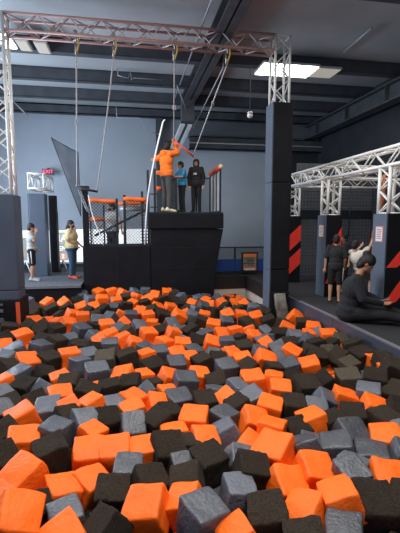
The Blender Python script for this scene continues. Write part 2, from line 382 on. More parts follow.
# ------------------------------------------------------------------ chain-link fences
def mesh_panel(mb, p, q, z0, z1, step=.085, r=.008, m='wire'):
    p, q = Vector(p), Vector(q); L = (q-p).length; d = (q-p)/L; H = z1-z0
    for sgn in (1, -1):
        t = -H
        while t < L:
            a0, a1 = max(t, 0), min(t+H, L)
            if a1-a0 > .02:
                if sgn == 1: za, zb = z0+(a0-t), z0+(a1-t)
                else: za, zb = z1-(a0-t), z1-(a1-t)
                A = p+d*a0; B = p+d*a1
                mb.tube([(A.x, A.y, za), (B.x, B.y, zb)], r, m, 3, False)
            t += step
def post(root, x, y, z0, z1, w=.06, m='post'):
    return under(MB().span((x-w/2, y-w/2, z0), (x+w/2, y+w/2, z1), m, bevel=.006).build('post'), root)
def railpad(root, a, b, r=.05, m='railpad', label=None):
    a, b = Vector(a), Vector(b); n = max(2, int((b-a).length/.12)); pts = [a+(b-a)*i/n for i in range(n+1)]
    rr = [r*(1+.07*math.sin(i*2.3)) for i in range(n+1)]; rr[0] *= .8; rr[-1] *= .8
    o = under(MB().tube(pts, rr, m, 10).build('padded_rail'), root)
    if label: o['label'] = label
    return o
# front fence of the low block, left bay
f1 = empty('fence', (-.7, 11, .96), 'chain-link fence bay with orange padded top rail at left end of tower', 'fence')
under(MB().span((-1.20, 10.93, .96), (-1.05, 11.08, 2.40), 'black_pad', bevel=.02).build('padded_post'), f1)
post(f1, -.31, 11.0, .96, 2.22); railpad(f1, (-1.06, 10.98, 2.17), (-.34, 10.98, 2.14), .055)
m_ = MB(); mesh_panel(m_, (-1.05, 11.0), (-.31, 11.0), .98, 2.12) if False else mesh_panel(m_, (-1.05, 11.0, 0), (-.31, 11.0, 0), .98, 2.12); under(m_.build('chain_link'), f1)
under(MB().span((-1.05, 10.98, .97), (-.31, 11.02, 1.01), 'post').build('bottom_rail'), f1)
f2 = empty('fence', (.2, 11, .96), 'chain-link fence bay with orange padded top rail in middle of low block', 'fence')
post(f2, -.11, 11.0, .96, 2.32, .07); post(f2, .36, 11.02, .96, 2.42)
railpad(f2, (-.14, 10.98, 2.22), (.47, 10.98, 2.19), .06)
m_ = MB(); mesh_panel(m_, (-.08, 11.0, 0), (.5, 11.0, 0), .98, 2.15); under(m_.build('chain_link'), f2)
under(MB().span((-.08, 10.98, .97), (.5, 11.02, 1.01), 'post').build('bottom_rail'), f2)
# rear fence of the low block: rails and a sloping handrail
f3 = empty('fence', (-.3, 12.1, .96), 'rear low railing with second orange padded rail and sloping dark handrail', 'fence')
railpad(f3, (-.3, 12.05, 2.13), (.48, 12.05, 2.15), .055); railpad(f3, (-1.1, 12.05, 1.68), (-.72, 12.05, 1.68), .06)
under(MB().tube([(-1.0, 12.08, 1.20), (.50, 12.08, 1.95)], .035, 'post', 8).build('handrail'), f3)
under(MB().tube([(-.26, 12.2, 1.98), (.45, 12.2, 2.0)], .075, 'conduit', 10).build('grey_roll'), f3)
for x in (-1.1, -.72, .49): post(f3, x, 12.08, .96, 2.1, .045)
# gate posts at the left end of the high tower, with orange end pads
f4 = empty('railing', (.75, 11.1, 1.87), 'pair of tall black posts with orange padded rails beside the orange-hooded jumper', 'railing')
post(f4, .52, 10.98, .96, 2.98, .065); post(f4, .70, 10.98, 1.87, 3.02, .065)
railpad(f4, (.78, 11.5, 2.98), (.98, 11.5, 2.98), .065); railpad(f4, (.76, 11.6, 2.55), (.96, 11.6, 2.55), .06)
post(f4, .98, 11.55, 1.87, 2.98, .05)
for z in (2.0, 2.35): under(MB().span((.58, 10.98, z-.015), (.76, 11.04, z+.015), 'post').build('cross_bar'), f4)
f5 = empty('railing', (1.28, 11.3, 1.87), 'short black gate frame between the orange-hooded jumper and the boy', 'railing')
post(f5, 1.30, 11.15, 1.87, 2.80, .06); post(f5, 1.06, 12.2, 1.87, 2.8, .05)
under(MB().tube([(1.30, 11.15, 2.78), (1.06, 12.2, 2.78)], .025, 'post', 8).build('top_bar'), f5)
m_ = MB(); mesh_panel(m_, (1.30, 11.15, 0), (1.06, 12.2, 0), 1.9, 2.76); under(m_.build('chain_link'), f5)
# back fence of tower
f6 = empty('fence', (1.8, 12.28, 1.87), 'dark mesh fence along the back of the tower behind the jumpers', 'fence')
for x in (1.06, 1.55, 2.05, 2.48): post(f6, x, 12.28, 1.87, 2.98, .045)
m_ = MB(); mesh_panel(m_, (1.06, 12.28, 0), (2.48, 12.28, 0), 1.9, 2.9); under(m_.build('chain_link'), f6)
under(MB().tube([(1.06, 12.28, 2.93), (2.48, 12.28, 2.93)], .02, 'post', 8).build('top_bar'), f6)
# right side fence with red-orange rail
f7 = empty('fence', (2.5, 11.6, 1.87), 'mesh side fence with red-orange padded rail at right of the tower', 'fence')
for y in (10.96, 11.4, 11.85, 12.28): post(f7, 2.50, y, 1.87, 3.1 if y < 11 else 3.0, .05)
railpad(f7, (2.50, 10.9, 3.10), (2.50, 12.32, 3.05), .075, 'redpad')
under(MB().ball((2.50, 10.90, 3.11), (.06, .03, .06), 'c_yellow').build('rail_end'), f7)['label'] = 'yellowish foam end of rail'
m_ = MB(); mesh_panel(m_, (2.50, 10.96, 0), (2.50, 12.28, 0), 1.9, 3.0, .075, .008, 'wire_pale'); under(m_.build('chain_link'), f7)
under(MB().span((2.48, 10.96, 1.87), (2.52, 12.28, 1.91), 'post').build('bottom_rail'), f7)
# fence with royal blue kick pads behind the pit
f8 = empty('fence', (3.6, 12.6, 0), 'low chain-link fence with royal-blue padded base between tower and column', 'fence')
BYF = 12.5
for x in (2.2, 3.35, 4.4): post(f8, x, BYF, 0, .80, .05)
under(MB().tube([(2.2, BYF, .78), (4.5, BYF, .78)], .02, 'post', 8).build('top_bar'), f8)
under(MB().span((2.2, BYF-.03, 0), (3.36, BYF+.03, .40), 'panel_blue', bevel=.015).build('blue_pad'), f8)
under(MB().span((3.37, BYF-.03, 0), (4.6, BYF+.03, .40), 'panel_blue', bevel=.015).build('blue_pad'), f8)
m_ = MB(); mesh_panel(m_, (2.2, BYF, 0), (4.5, BYF, 0), .40, .78); under(m_.build('chain_link'), f8)
# notice board in front of it
nb = empty('notice_board', (3.66, 11.9, .02), 'black-framed orange notice board standing behind the pit, left of the column', 'sign')
MB().box((0, 0, .33), (.52, .05, .64), 'boardblack', bevel=.01).build('frame', nb)
q = MB(); q.box((0, -.028, .55), (.42, .008, .10), 'boardorange'); q.box((0, -.028, .34), (.42, .008, .30), 'boardtan'); q.box((0, -.028, .145), (.42, .008, .08), 'boardorange')
for zz, w in ((.44, .34), (.40, .22), (.35, .28), (.30, .36), (.25, .18)): q.box((-.02+(.34-w)/3, -.034, zz), (w, .004, .022), 'boardblack')
q.box((.0, -.034, .115), (.34, .004, .05), 'paper')
q.build('printed_face', nb)
for x in (-.2, .2): MB().span((x-.02, .03, -.02), (x+.02, .06, .3), 'post').build('leg', nb)

# ------------------------------------------------------------------ box trusses
def truss(name, p0, p1, up, size, bays, label, group=None, cm='truss', lm='truss', rc=.02, rl=.010, ends=True):
    p0, p1, up = Vector(p0), Vector(p1), Vector(up).normalized()
    d = (p1-p0); L = d.length; d /= L; side = d.cross(up).normalized(); h = size/2
    r = empty(name, p0, label, 'truss', group)
    cor = [(-h, -h), (h, -h), (h, h), (-h, h)]
    P = lambda t, c: d*(t*L) + side*c[0] + up*c[1]
    for c in cor: MB().tube([P(0, c), P(1, c)], rc, cm, 8).build('chord', r)
    for f in range(4):
        a, b = cor[f], cor[(f+1) % 4]; mb = MB()
        for i in range(bays):
            t0, t1 = i/bays, (i+1)/bays
            if (i+f) % 2: mb.tube([P(t0, b), P(t1, a)], rl, lm, 6)
            else: mb.tube([P(t0, a), P(t1, b)], rl, lm, 6)
        mb.build('lacing', r)
    for t in (0, 1):
        mb = MB(); pts = [P(t, c) for c in cor]
        for k in range(4): mb.tube([pts[k], pts[(k+1) % 4]], rl*1.3, cm, 6)
        mb.build('end_frame', r)
    return r
TRY, TZ = 8.10, 5.13
truss('overhead_truss', (-2.10, TRY, TZ), (2.92, TRY, TZ), (0, 0, 1), .29, 18, 'long silver box truss, chords tinted as by reflected orange, crossing overhead above the swings', None, 'truss_orange_glow', 'truss_lace', .027, .012)
truss('truss_tower', (-2.27, TRY, 2.1), (-2.27, TRY, 5.28), (0, 1, 0), .30, 12, 'silver upright truss tower at the left edge of the photo', None, 'truss', 'truss', .032, .014)
truss('truss_tower', (3.07, TRY, 3.9), (3.07, TRY, 5.28), (0, 1, 0), .30, 5, 'silver upright truss on top of the tall padded black column', None, 'truss', 'truss', .026, .012)

# tall black padded column at right and padded left tower base
def padded(name, x0, x1, y0, y1, z0, z1, label, cuts, front='black_pad', sidem='blue_pad', cat='column'):
    r = empty(name, ((x0+x1)/2, (y0+y1)/2, z0), label, cat)
    zs = [z0]+list(cuts)+[z1]
    for a, b in zip(zs, zs[1:]):
        o = under(MB().span((x0+.012, y0, a+.004), (x1, y1, b-.004), front, bevel=.022).build('pad'), r)
        o2 = under(MB().span((x0-.012, y0+.015, a+.004), (x0+.016, y1-.015, b-.004), sidem, bevel=.008).build('side_pad'), r)
        o2['label'] = 'bluish grey side pad'
    return r
pc = padded('padded_column', 2.88, 3.30, 7.90, 8.32, -1.2, 4.0, 'tall black padded column standing in the pit at right of centre', (.62, 2.42))
tp = MB()   # torn wrap hanging at the foot of the column
for i in range(6):
    x = 3.0+.035*i; tp.tube([(x, 7.885, .12), (x+.03+.02*math.sin(i), 7.86, -.1), (x+.06, 7.85, -.28), (x+.09+.02*math.cos(i*2), 7.84, -.62)], [.04, .055, .05, .04], 'torn', 7)
under(tp.build('torn_wrap'), pc)['label'] = 'torn grey wrap peeling off'
under(MB().span((2.87, 7.872, .10), (3.31, 7.90, .15), 'rubblack', bevel=.008).span((2.87, 7.872, -.45), (2.92, 7.90, .1), 'rubblack').build('strap'), pc)
lp = padded('padded_column', -2.62, -2.06, 7.85, 8.36, -1.2, 2.12, 'black padded base of the truss tower, tinted haze-blue, at left edge', (.35,), 'navy_haze_pad', 'blue_pad')
under(MB().span((-2.75, 7.78, -1.2), (-2.02, 8.42, .18), 'black_pad', bevel=.03).build('foot_pad'), lp)
gp = MB()
for i, z in enumerate((-.15, .02, .12)): gp.span((-2.72, 7.745, z-.08+.02*i), (-2.32, 7.775, z+.0), 'deckgrey', bevel=.006)
under(gp.build('grey_panel'), lp)['label'] = 'scuffed grey panel strips'
under(MB().span((-2.10, 7.765, -.45), (-2.03, 7.785, .14), 'redpad').build('reddish_strip'), lp)['label'] = 'dull red strip'

# pads and white truss behind the left deck
pb = padded('padded_column', -2.86, -2.40, 12.35, 12.8, 0, 2.42, 'dark blue-grey padded pillar between the child and the masked woman', (), 'navy_haze_pad', 'navy_haze_pad')
pb2 = padded('padded_column', -2.46, -2.24, 13.2, 13.5, 0, 2.42, 'narrow black pillar right behind the dark blue-grey one at left', (), 'black_pad', 'edge')
for (x, y, lab) in ((-2.47, 12.9, 'thin bright vertical strip along the right edge of the blue-grey pillar'), (-2.26, 13.55, 'thin bright vertical strip right of the narrow black pillar')):
    tag(MB().span((x-.02, y, 0), (x+.02, y+.03, 1.9), 'winframe').build('light_strip', loc=(x, y, 0)), lab, 'strip')
truss('side_truss', (-2.63, 12.42, 2.78), (-2.63, 13.9, 2.78), (0, 0, 1), .42, 4, 'small white truss on top of the left padded pillar', None, 'truss', 'truss', .034, .02)
for x, y, lab in ((-3.05, 12.6, 'black A-frame foot at the left of the blue-grey pillar'), (-2.05, 13.0, 'black A-frame foot beside the masked woman')):
    r = empty('floor_stand', (x, y, 0), lab, 'stand')
    MB().tube([(-.12, 0, .02), (0, 0, .42)], .018, 'post', 6).build('leg', r); MB().tube([(.14, 0, .02), (0, 0, .42)], .018, 'whiterope', 6).build('leg', r)
    MB().tube([(-.06, 0, .2), (.07, 0, .2)], .012, 'post', 6).build('cross_bar', r)

# dark triangular net hanging behind the left tower end
nt_ = MB(); A, B, C_ = Vector((-1.97, 11.35, 3.81)), Vector((-1.30, 11.35, 3.45)), Vector((-1.28, 11.35, 1.75))
n = 12
grid = {}
for i in range(n+1):
    for j in range(n+1-i):
        p = A+(B-A)*(i/n)+(C_-A)*(j/n); p.y += .05*math.sin(i*.8)*math.cos(j*.7)
        grid[i, j] = nt_.bm.verts.new(p)
k = nt_.mi('net')
for i in range(n):
    for j in range(n-i):
        nt_.bm.faces.new((grid[i, j], grid[i+1, j], grid[i, j+1])).material_index = k
        if i+j < n-1: nt_.bm.faces.new((grid[i+1, j], grid[i+1, j+1], grid[i, j+1])).material_index = k
tr = empty('net', (-1.3, 11.35, 1.75), 'dark triangular net sail hanging above the masked woman', 'net')
under(nt_.build('net_sheet'), tr)
ec = MB()
for a, b in ((A, B), (B, C_), (A, C_)): ec.tube([a, (a+b)/2+Vector((0, 0, -.02)), b], .009, 'post', 6)
under(ec.build('edge_cord'), tr)

# ------------------------------------------------------------------ right-hand ninja court
def slash(mb, x0, x1, y, zl, h, rise): mb.poly([(x0, y, zl), (x1, y, zl+rise), (x1, y, zl+rise+h), (x0, y, zl+h)], 'red', thick=(0, -.004, 0))
PILX0, PILX1 = 4.10, 4.46
slabs = {}
for i, (y, lab) in enumerate(((9.95, 'black padded pillar with two red slashes just right of the tall column'), (7.90, 'black padded pillar with red slashes behind the boy in charcoal'), (5.86, 'black padded pillar with two red slashes at the right edge of photo'))):
    r = empty('padded_pillar', (4.28, y+.19, 0), lab, 'pillar', None)
    under(MB().span((PILX0+.01, y, 0), (PILX1 if i < 2 else 4.66, y+.38, 1.76), 'black_pad', bevel=.015).build('pad'), r)
    under(MB().span((PILX0-.012, y+.012, .003), (PILX0+.012, y+.37, 1.755), 'blue_pad', bevel=.006).build('side_pad'), r)['label'] = 'blue-grey side pad'
    xr = PILX1 if i < 2 else 4.66
    mb = MB()
    if i == 0:
        slash(mb, 4.12, xr-.01, y-.004, .82, .42, .30); slash(mb, 4.12, xr-.01, y-.004, .20, .42, .30)
    else:
        mb.poly([(4.12, y-.004, .88), (4.30, y-.004, .88), (xr-.01, y-.004, 1.10), (xr-.01, y-.004, 1.50)], 'red', thick=(0, -.004, 0))
        mb.poly([(4.12, y-.004, .30), (4.32, y-.004, .30), (xr-.01, y-.004, .66), (xr-.01, y-.004, 1.02)], 'red', thick=(0, -.004, 0))
    under(mb.build('red_slash'), r)
    if i:
        n_ = empty('paper_notice', (PILX0-.0145, y+.18, 1.42), ('small white paper notice on the pillar behind the boy in charcoal', 'white paper notice with red border on the rightmost pillar')[i-1], 'notice')
        MB().box((0, 0, 0), (.006, .20, .26), 'pinkframe').build('border', n_)
        sh_ = MB().box((-.004, 0, 0), (.004, .165, .225), 'paper').build('sheet', n_)
        t = MB()
        for z in (.08, .05, .02, -.01, -.04, -.07): t.box((-.0065, 0, z), (.001, .12, .012), 'ink')
        t.build('printed_lines', sh_)
    truss('truss_tower', (4.28, y+.19, 1.76), (4.28, y+.19, 2.52), (0, 1, 0), .27, 4,
          ['white upright truss on the pillar just right of the tall column', 'white upright truss on the pillar behind the boy in charcoal', 'white upright truss on the pillar at the right edge'][i], None, 'truss', 'truss', .03, .015)
truss('side_truss', (4.28, 3.2, 2.67), (4.28, 10.3, 2.67), (0, 0, 1), .28, 20, 'long white box truss running along the right court towards the camera', None, 'truss', 'truss', .03, .015)
truss('side_truss', (4.45, 10.14, 2.66), (7.2, 10.14, 2.66), (0, 0, 1), .26, 9, 'far white cross truss at the back of the right court', None, 'truss', 'truss', .018, .009)
truss('side_truss', (4.45, 8.09, 2.66), (7.2, 8.09, 2.66), (0, 0, 1), .26, 9, 'white cross truss above the boys on the right court', None, 'truss', 'truss', .018, .009)
# dark netting backdrop
cn = empty('court_net', (6, 11.2, 0), 'dark grey netting backdrop behind the right court', 'net')
under(MB().span((4.85, 11.22, 0), (RX-.02, 11.26, 3.3), 'courtnet').build('backing'), cn)
mb = MB()
x = 4.9
while x < 7.25: mb.tube([(x, 11.205, .02), (x, 11.205, 3.25)], .005, 'post', 3, False); x += .1
z = .1
while z < 3.2: mb.tube([(4.87, 11.205, z), (7.25, 11.205, z)], .005, 'post', 3, False); z += .1
under(mb.build('mesh'), cn)
under(MB().span((4.85, 11.18, 1.70), (RX-.02, 11.21, 1.95), 'post').build('dark_band'), cn)
for x, y, lab in ((5.5, 10.0, 'thin dark rope hanging left in the right court'), (5.85, 10.0, 'thin dark rope hanging right in the right court')):
    tag(MB().tube([(x, y, 2.55), (x+.01, y, 1.9), (x, y, 1.2)], .014, 'post', 6).build('hanging_rope', loc=(x, y, 2.55)), lab, 'rope')
sp = MB()
pts = [(4.95, 7.25, 2.54), (4.91, 7.2, 2.04), (4.80, 7.2, 1.66), (4.75, 7.2, 1.4), (4.69, 7.2, .96)]
sp.tube(pts, [.025, .04, .028, .035, .045], 'strap_or', 8)
tag(sp.build('climbing_strap', loc=pts[0]), 'orange strap hanging from the truss, gripped by the kid in white', 'strap')

# ------------------------------------------------------------------ swings
def clamp(root, x, z):
    mb = MB(); mb.torus((x, TRY, z), .07, .014, 'metal', 'X'); mb.span((x-.03, TRY-.17, z+.06), (x+.03, TRY+.17, z+.085), 'metal')
    under(mb.build('clamp'), root)
    under(MB().tube([(x+.03, TRY-.1, z+.03), (x+.05, TRY-.06, z-.1), (x+.0, TRY, z-.26)], .016, 'yellow', 6).build('strap'), root)['label'] = 'yellow safety strap'
    under(MB().tube([(x-.02, TRY, z-.05), (x-.01, TRY, z-.28)], .022, 'metal', 8).build('pulley'), root)
def link(mb, p):
    mb.torus(p, .028, .009, 'metal', 'Y', 10)
def rope(root, p, q, sag=0, mid_link=None, m='rope', r=.013):
    p, q = Vector(p), Vector(q); pts = []
    for i in range(13):
        t = i/12; v = p+(q-p)*t; v.z -= sag*4*t*(1-t); pts.append(v)
    under(MB().tube(pts, r, m, 6).build('rope'), root)
    mb = MB(); link(mb, q+Vector((0, 0, .03)));
    if mid_link is not None:
        v = p+(q-p)*mid_link; link(mb, v); link(mb, v+Vector((0, 0, -.05)))
    under(mb.build('carabiner'), root)
s1 = empty('trapeze_swing', (-.5, TRY, TZ-.15), 'trapeze swing hanging at left with its bar tucked behind the fence', 'swing')
clamp(s1, -.89, TZ-.15); clamp(s1, -.21, TZ-.15)
rope(s1, (-.90, TRY, TZ-.40), (-1.29, 10.75, 2.50), 0, .42); rope(s1, (-.22, TRY, TZ-.40), (-.80, 10.75, 2.40), .10, .45)
ch = MB()
for i in range(14):
    a = Vector((-1.24, 10.75, 2.45))+Vector((.016*i, 0, -.055*i+.003*i*i*.3)); link(ch, a)
under(ch.build('chain'), s1)
under(MB().tube([(-1.30, 10.75, 2.48), (-.78, 10.75, 2.38)], .03, 'post', 10).build('trapeze_bar'), s1)
bx = empty('winch_box', (-1.12, 11.0, 2.40), 'small black box on top of the padded fence post at left', 'box')
MB().box((0, 0, .07), (.22, .16, .14), 'post', bevel=.015).build('case', bx)
MB().torus((.03, 0, .17), .03, .008, 'metal', 'Y', 10).build('eyelet', bx)
s2 = empty('trapeze_swing', (1.4, TRY, TZ-.15), 'trapeze swing with red bar pulled back by the orange-hooded jumper', 'swing')
clamp(s2, .93, TZ-.15); clamp(s2, 1.97, TZ-.15)
BL, BR = Vector((1.22, 10.95, 3.76)), Vector((1.74, 10.95, 3.38))
rope(s2, (.93, TRY, TZ-.40), BL, 0, .5); rope(s2, (1.98, TRY, TZ-.40), BR, 0, .35)
under(MB().tube([BL-(BR-BL)*.1, BR+(BR-BL)*.05], .028, 'bar', 10).build('trapeze_bar'), s2)
wr = MB()
pts = [(.98, 10.88, 4.28), (.93, 10.88, 4.22), (.85, 10.88, 3.9), (.75, 10.88, 3.5), (.68, 10.88, 3.2), (.59, 10.88, 2.75), (.51, 10.88, 2.3), (.45, 10.88, 1.7), (.41, 10.88, 1.0)]
wr.tube(pts, .02, 'whiterope', 8)
tag(wr.build('retrieval_rope', loc=pts[0]), 'white curved retrieval rope left of the orange-hooded jumper', 'rope')
lr = [(-1.02, 10.80, 2.3), (-.96, 10.78, 1.9), (-.86, 10.8, 1.55), (-.78, 10.85, 1.35), (-.72, 10.9, 1.1), (-.68, 10.9, .99)]
tag(MB().tube(lr, .013, 'whiterope', 6).build('hanging_rope', loc=lr[0]), 'pale rope dangling over the left chain-link bay', 'rope')

# ------------------------------------------------------------------ people
def skin_union(prims, name, voxel, mats, smooth=2):
    bm = bmesh.new(); data = []
    for pr in prims:
        if pr[0] == 'cap':
            _, a, b, r0, r1, lab = pr; a, b = Vector(a), Vector(b)
            ax = (b-a); L = max(ax.length, 1e-4); q = Vector((0, 0, 1)).rotation_difference(ax).to_matrix().to_4x4()
            d = bmesh.ops.create_uvsphere(bm, u_segments=14, v_segments=10, radius=1)
            for v in d['verts']:
                z = v.co.z
                if z >= 0: r = r1; v.co = Vector((v.co.x*r, v.co.y*r, z*r+L))
                else: r = r0; v.co = Vector((v.co.x*r, v.co.y*r, z*r))
            # equator ring belongs to r1; make a lower ring by extruding is unneeded: sphere rings give the taper
            bmesh.ops.transform(bm, matrix=Matrix.Translation(a) @ q, verts=d['verts'])
            data.append(('cap', a, b, r0, r1, lab))
        else:
            _, c, R, rot, lab = pr; c = Vector(c)
            rm = (Euler(rot).to_matrix() if rot else Matrix.Identity(3))
            d = bmesh.ops.create_uvsphere(bm, u_segments=16, v_segments=12, radius=1)
            bmesh.ops.transform(bm, matrix=Matrix.Translation(c) @ rm.to_4x4() @ Matrix.Diagonal((*R, 1)), verts=d['verts'])
            data.append(('ell', c, R, rm.inverted(), lab))
    me = bpy.data.meshes.new(name); bm.to_mesh(me); bm.free()
    o = bpy.data.objects.new(name, me); COL.objects.link(o)
    md = o.modifiers.new('r', 'REMESH'); md.mode = 'VOXEL'; md.voxel_size = voxel
    sm = o.modifiers.new('s', 'SMOOTH'); sm.iterations = smooth; sm.factor = .5
    dg = bpy.context.evaluated_depsgraph_get(); me2 = bpy.data.meshes.new_from_object(o.evaluated_get(dg))
    bpy.data.objects.remove(o); bpy.data.meshes.remove(me); me2.name = name
    me2.materials.clear()
    for m in mats: me2.materials.append(M[m])
    for p in me2.polygons:
        p.use_smooth = True
        if len(mats) > 1:
            c = p.center; best = 1e9; lab = 0
            for q in data:
                if q[0] == 'cap':
                    ab = q[2]-q[1]; t = max(0, min(1, (c-q[1]).dot(ab)/max(ab.length_squared, 1e-9)))
                    s = (c-(q[1]+ab*t)).length-(q[3]+(q[4]-q[3])*t)
                else:
                    l = q[3] @ (c-q[1]); k0 = Vector((l.x/q[2][0], l.y/q[2][1], l.z/q[2][2])).length
                    s = (k0-1)*min(q[2])
                if q[5 if q[0] == 'cap' else 4] in ('eye', 'lip'): s -= .003
                if s < best: best = s; lab = q[5 if q[0] == 'cap' else 4]
            p.material_index = mats.index(lab) if lab in mats else 0
    ob = bpy.data.objects.new(name, me2); COL.objects.link(ob)
    return ob

def cap(a, b, r0, r1, lab='skin'):
    # tapered capsule: a few spheres chained so that the voxel union closes smoothly
    return ('cap', tuple(a), tuple(b), r0, r1, lab)

def hand(prims, w, el, lab, curl=.35, side=1, k=1.0):
    w, el = Vector(w), Vector(el); d = (w-el).normalized()
    n = d.cross(Vector((0, 0, 1)));
    if n.length < .2: n = d.cross(Vector((1, 0, 0)))
    n.normalize(); pal = n.cross(d).normalized()   # pal = palm normal, n = across the knuckles
    pc_ = w+d*.045*k
    prims.append(('cap', tuple(w), tuple(w+d*.075*k), .024*k, .030*k, lab))
    for i, (off, L) in enumerate(((-.028, .062), (-.010, .074), (.009, .070), (.027, .054))):
        a = w+d*.078*k+n*off*k; b = a+(d*(1-curl*.4)+pal*curl*.6).normalized()*L*.55*k; c = b+(d*(1-curl)+pal*curl).normalized()*L*.5*k
        prims.append(('cap', tuple(a), tuple(b), .0095*k, .009*k, lab)); prims.append(('cap', tuple(b), tuple(c), .009*k, .0075*k, lab))
    a = w+d*.03*k-n*.024*k*side; b = a+(d*.7-n*.7*side+pal*.2).normalized()*.038*k; c = b+(d*.95-n*.2*side+pal*.3).normalized()*.03*k
    prims.append(('cap', tuple(a), tuple(b), .012*k, .0105*k, lab)); prims.append(('cap', tuple(b), tuple(c), .0105*k, .009*k, lab))

def person(loc, height, rotz, label, J=None, skin='skin', top=None, sleeve=1.0, bottom=None, leg_cov=1.0, shoes='s_grey',
           hair='short', mask=False, hood=None, bulk=1.0, head_rot=(0, 0), print_=None, stripe=False, voxel=.011, hem=.86):
    k = height/1.72
    D = dict(pelvis=(0, 0, .95), chest=(0, 0, 1.27), neck=(0, 0, 1.46), head=(.015, 0, 1.62),
             sl=(0, .17, 1.42), sr=(0, -.17, 1.42), el=(-.02, .23, 1.14), er=(-.02, -.23, 1.14), wl=(.05, .24, .90), wr=(.05, -.24, .90),
             hl=(0, .085, .93), hr=(0, -.085, .93), kl=(.02, .10, .50), kr=(.02, -.10, .50), al=(-.01, .11, .085), ar=(-.01, -.11, .085),
             tl=(.15, .13, .03), tr=(.15, -.13, .03), curl=.4)
    D.update(J or {})
    curl = D.pop('curl')
    V = {n: Vector(v) for n, v in D.items()}
    b = bulk; pr = []
    # body
    hd = V['head']; hr_ = Euler((0, head_rot[0], head_rot[1])); hm = hr_.to_matrix()
    H = lambda x, y, z: tuple(hd + hm @ Vector((x, y, z)))
    spine = V['chest']-V['pelvis']; srot = Vector((0, 0, 1)).rotation_difference(spine).to_euler()
    def torso(o, lab):
        return [('ell', tuple(V['pelvis']), (.115*b+o, .155*b+o, .12+o), tuple(srot), lab), ('ell', tuple(V['pelvis']+spine*.45), (.105*b+o, .135*b+o, .17+o), tuple(srot), lab),
                ('ell', tuple(V['chest']), (.115*b+o, .165*b+o, .18+o), tuple(srot), lab),
                cap(V['sl']*.9+V['sr']*.1, V['sr']*.9+V['sl']*.1, .058+o, .058+o, lab)]
    pr += torso(0, skin)
    pr.append(cap(V['chest']+spine*.3, V['neck'], .06, .052, skin)); pr.append(cap(V['neck'], H(-.01, 0, -.03), .052, .05, skin))
    pr.append(('ell', H(0, 0, .012), (.093, .075, .105), tuple(hr_), skin)); pr.append(('ell', H(.028, 0, -.055), (.058, .055, .058), tuple(hr_), skin))
    pr.append(cap(H(.088, 0, .015), H(.108, 0, -.022), .010, .015, skin))
    for s in (1, -1):
        pr.append(('ell', H(-.005, s*.076, -.005), (.022, .012, .033), tuple(hr_), skin))
        pr.append(('ell', H(.081, s*.031, .018), (.012, .015, .010), tuple(hr_), 'eye'))
    pr.append(('ell', H(.083, 0, -.062), (.010, .024, .010), tuple(hr_), 'lip'))
    for s in 'lr':
        S_, E_, W_ = V['s'+s], V['e'+s], V['w'+s]
        pr += [cap(S_, E_, .048*b, .040, skin), cap(E_, W_, .038, .027, skin)]
        hand(pr, W_, E_, skin, curl, 1 if s == 'l' else -1)
        pr += [cap(V['h'+s], V['k'+s], .082*b, .056, skin), cap(V['k'+s], V['k'+s]*.6+V['a'+s]*.4, .054, .054, skin), cap(V['k'+s]*.6+V['a'+s]*.4, V['a'+s], .052, .036, skin),
               cap(V['a'+s]+Vector((-.02, 0, -.03)), V['t'+s], .036, .028, skin)]
    root = skin_union(pr, 'person', voxel, [skin, 'eye', 'lip'])
    made = {}
    def part(name, prims, m, vox=voxel, sm=2, lab=None, under_=None):
        o = skin_union(prims, name, vox, [m], sm); o.parent = made.get(under_, root); made[name] = o
        if lab: o['label'] = lab
        return o
    if top:
        o = .018 if hood is None else .028
        ps = torso(o, top)
        ps.append(('ell', tuple(V['pelvis']+spine*.12), (.12*b+o, .158*b+o, .10), tuple(srot), top))
        ps.append(cap(V['chest']+spine*.42, V['neck']*.75+V['chest']*.25, .085+o*.5, .066, top))
        for s in 'lr':
            S_, E_, W_ = V['s'+s], V['e'+s], V['w'+s]
            if sleeve >= 1: ps += [cap(S_, E_, .050*b+o, .044+o, top), cap(E_, E_*.06+W_*.94, .042+o, .034+o*.5, top)]
            else: ps.append(cap(S_, S_*(1-sleeve*1.0)+E_*sleeve, .052*b+o, .054+o, top))
        tn = 'hoodie' if hood else 'sweater' if sleeve >= 1 else 'shirt'; part(tn, ps, top)
    if bottom:
        ps = [('ell', tuple(V['pelvis']-spine*.12), (.120*b+.012, .16*b+.012, .12), tuple(srot), bottom)]
        for s in 'lr':
            h_, k_, a_ = V['h'+s], V['k'+s], V['a'+s]
            if leg_cov >= 1: ps += [cap(h_, k_, .088*b+.010, .070, bottom), cap(k_, k_*.5+a_*.5, .068, .068, bottom), cap(k_*.5+a_*.5, k_*.06+a_*.94, .066, .055, bottom)]
            else: ps.append(cap(h_, h_*(1-leg_cov)+k_*leg_cov, .092*b+.012, .082, bottom))
        part('trousers' if leg_cov >= 1 else 'shorts', ps, bottom)
        if stripe:
            mb = MB(); h_, k_ = V['hr'], V['kr']
            mb.tube([h_+Vector((0, -.098*b, -.02)), h_*.4+k_*.6+Vector((0, -.094, 0)), h_*.1+k_*.9+Vector((0, -.088, 0))], .012, 'stripe', 6); mb.build('side_stripe', made['shorts'])
    if shoes:
        for s in 'lr':
            a_, t_ = V['a'+s], V['t'+s]; dn = Vector((0, 0, -.035)) if (t_.z < a_.z) else Vector((0, 0, 0))
            f_ = (t_-a_).normalized()
            part('shoe', [cap(a_+dn-f_*.045, t_+f_*.02, .046, .040, shoes), cap(a_-f_*.02, a_+dn*.5, .048, .05, shoes)], shoes)
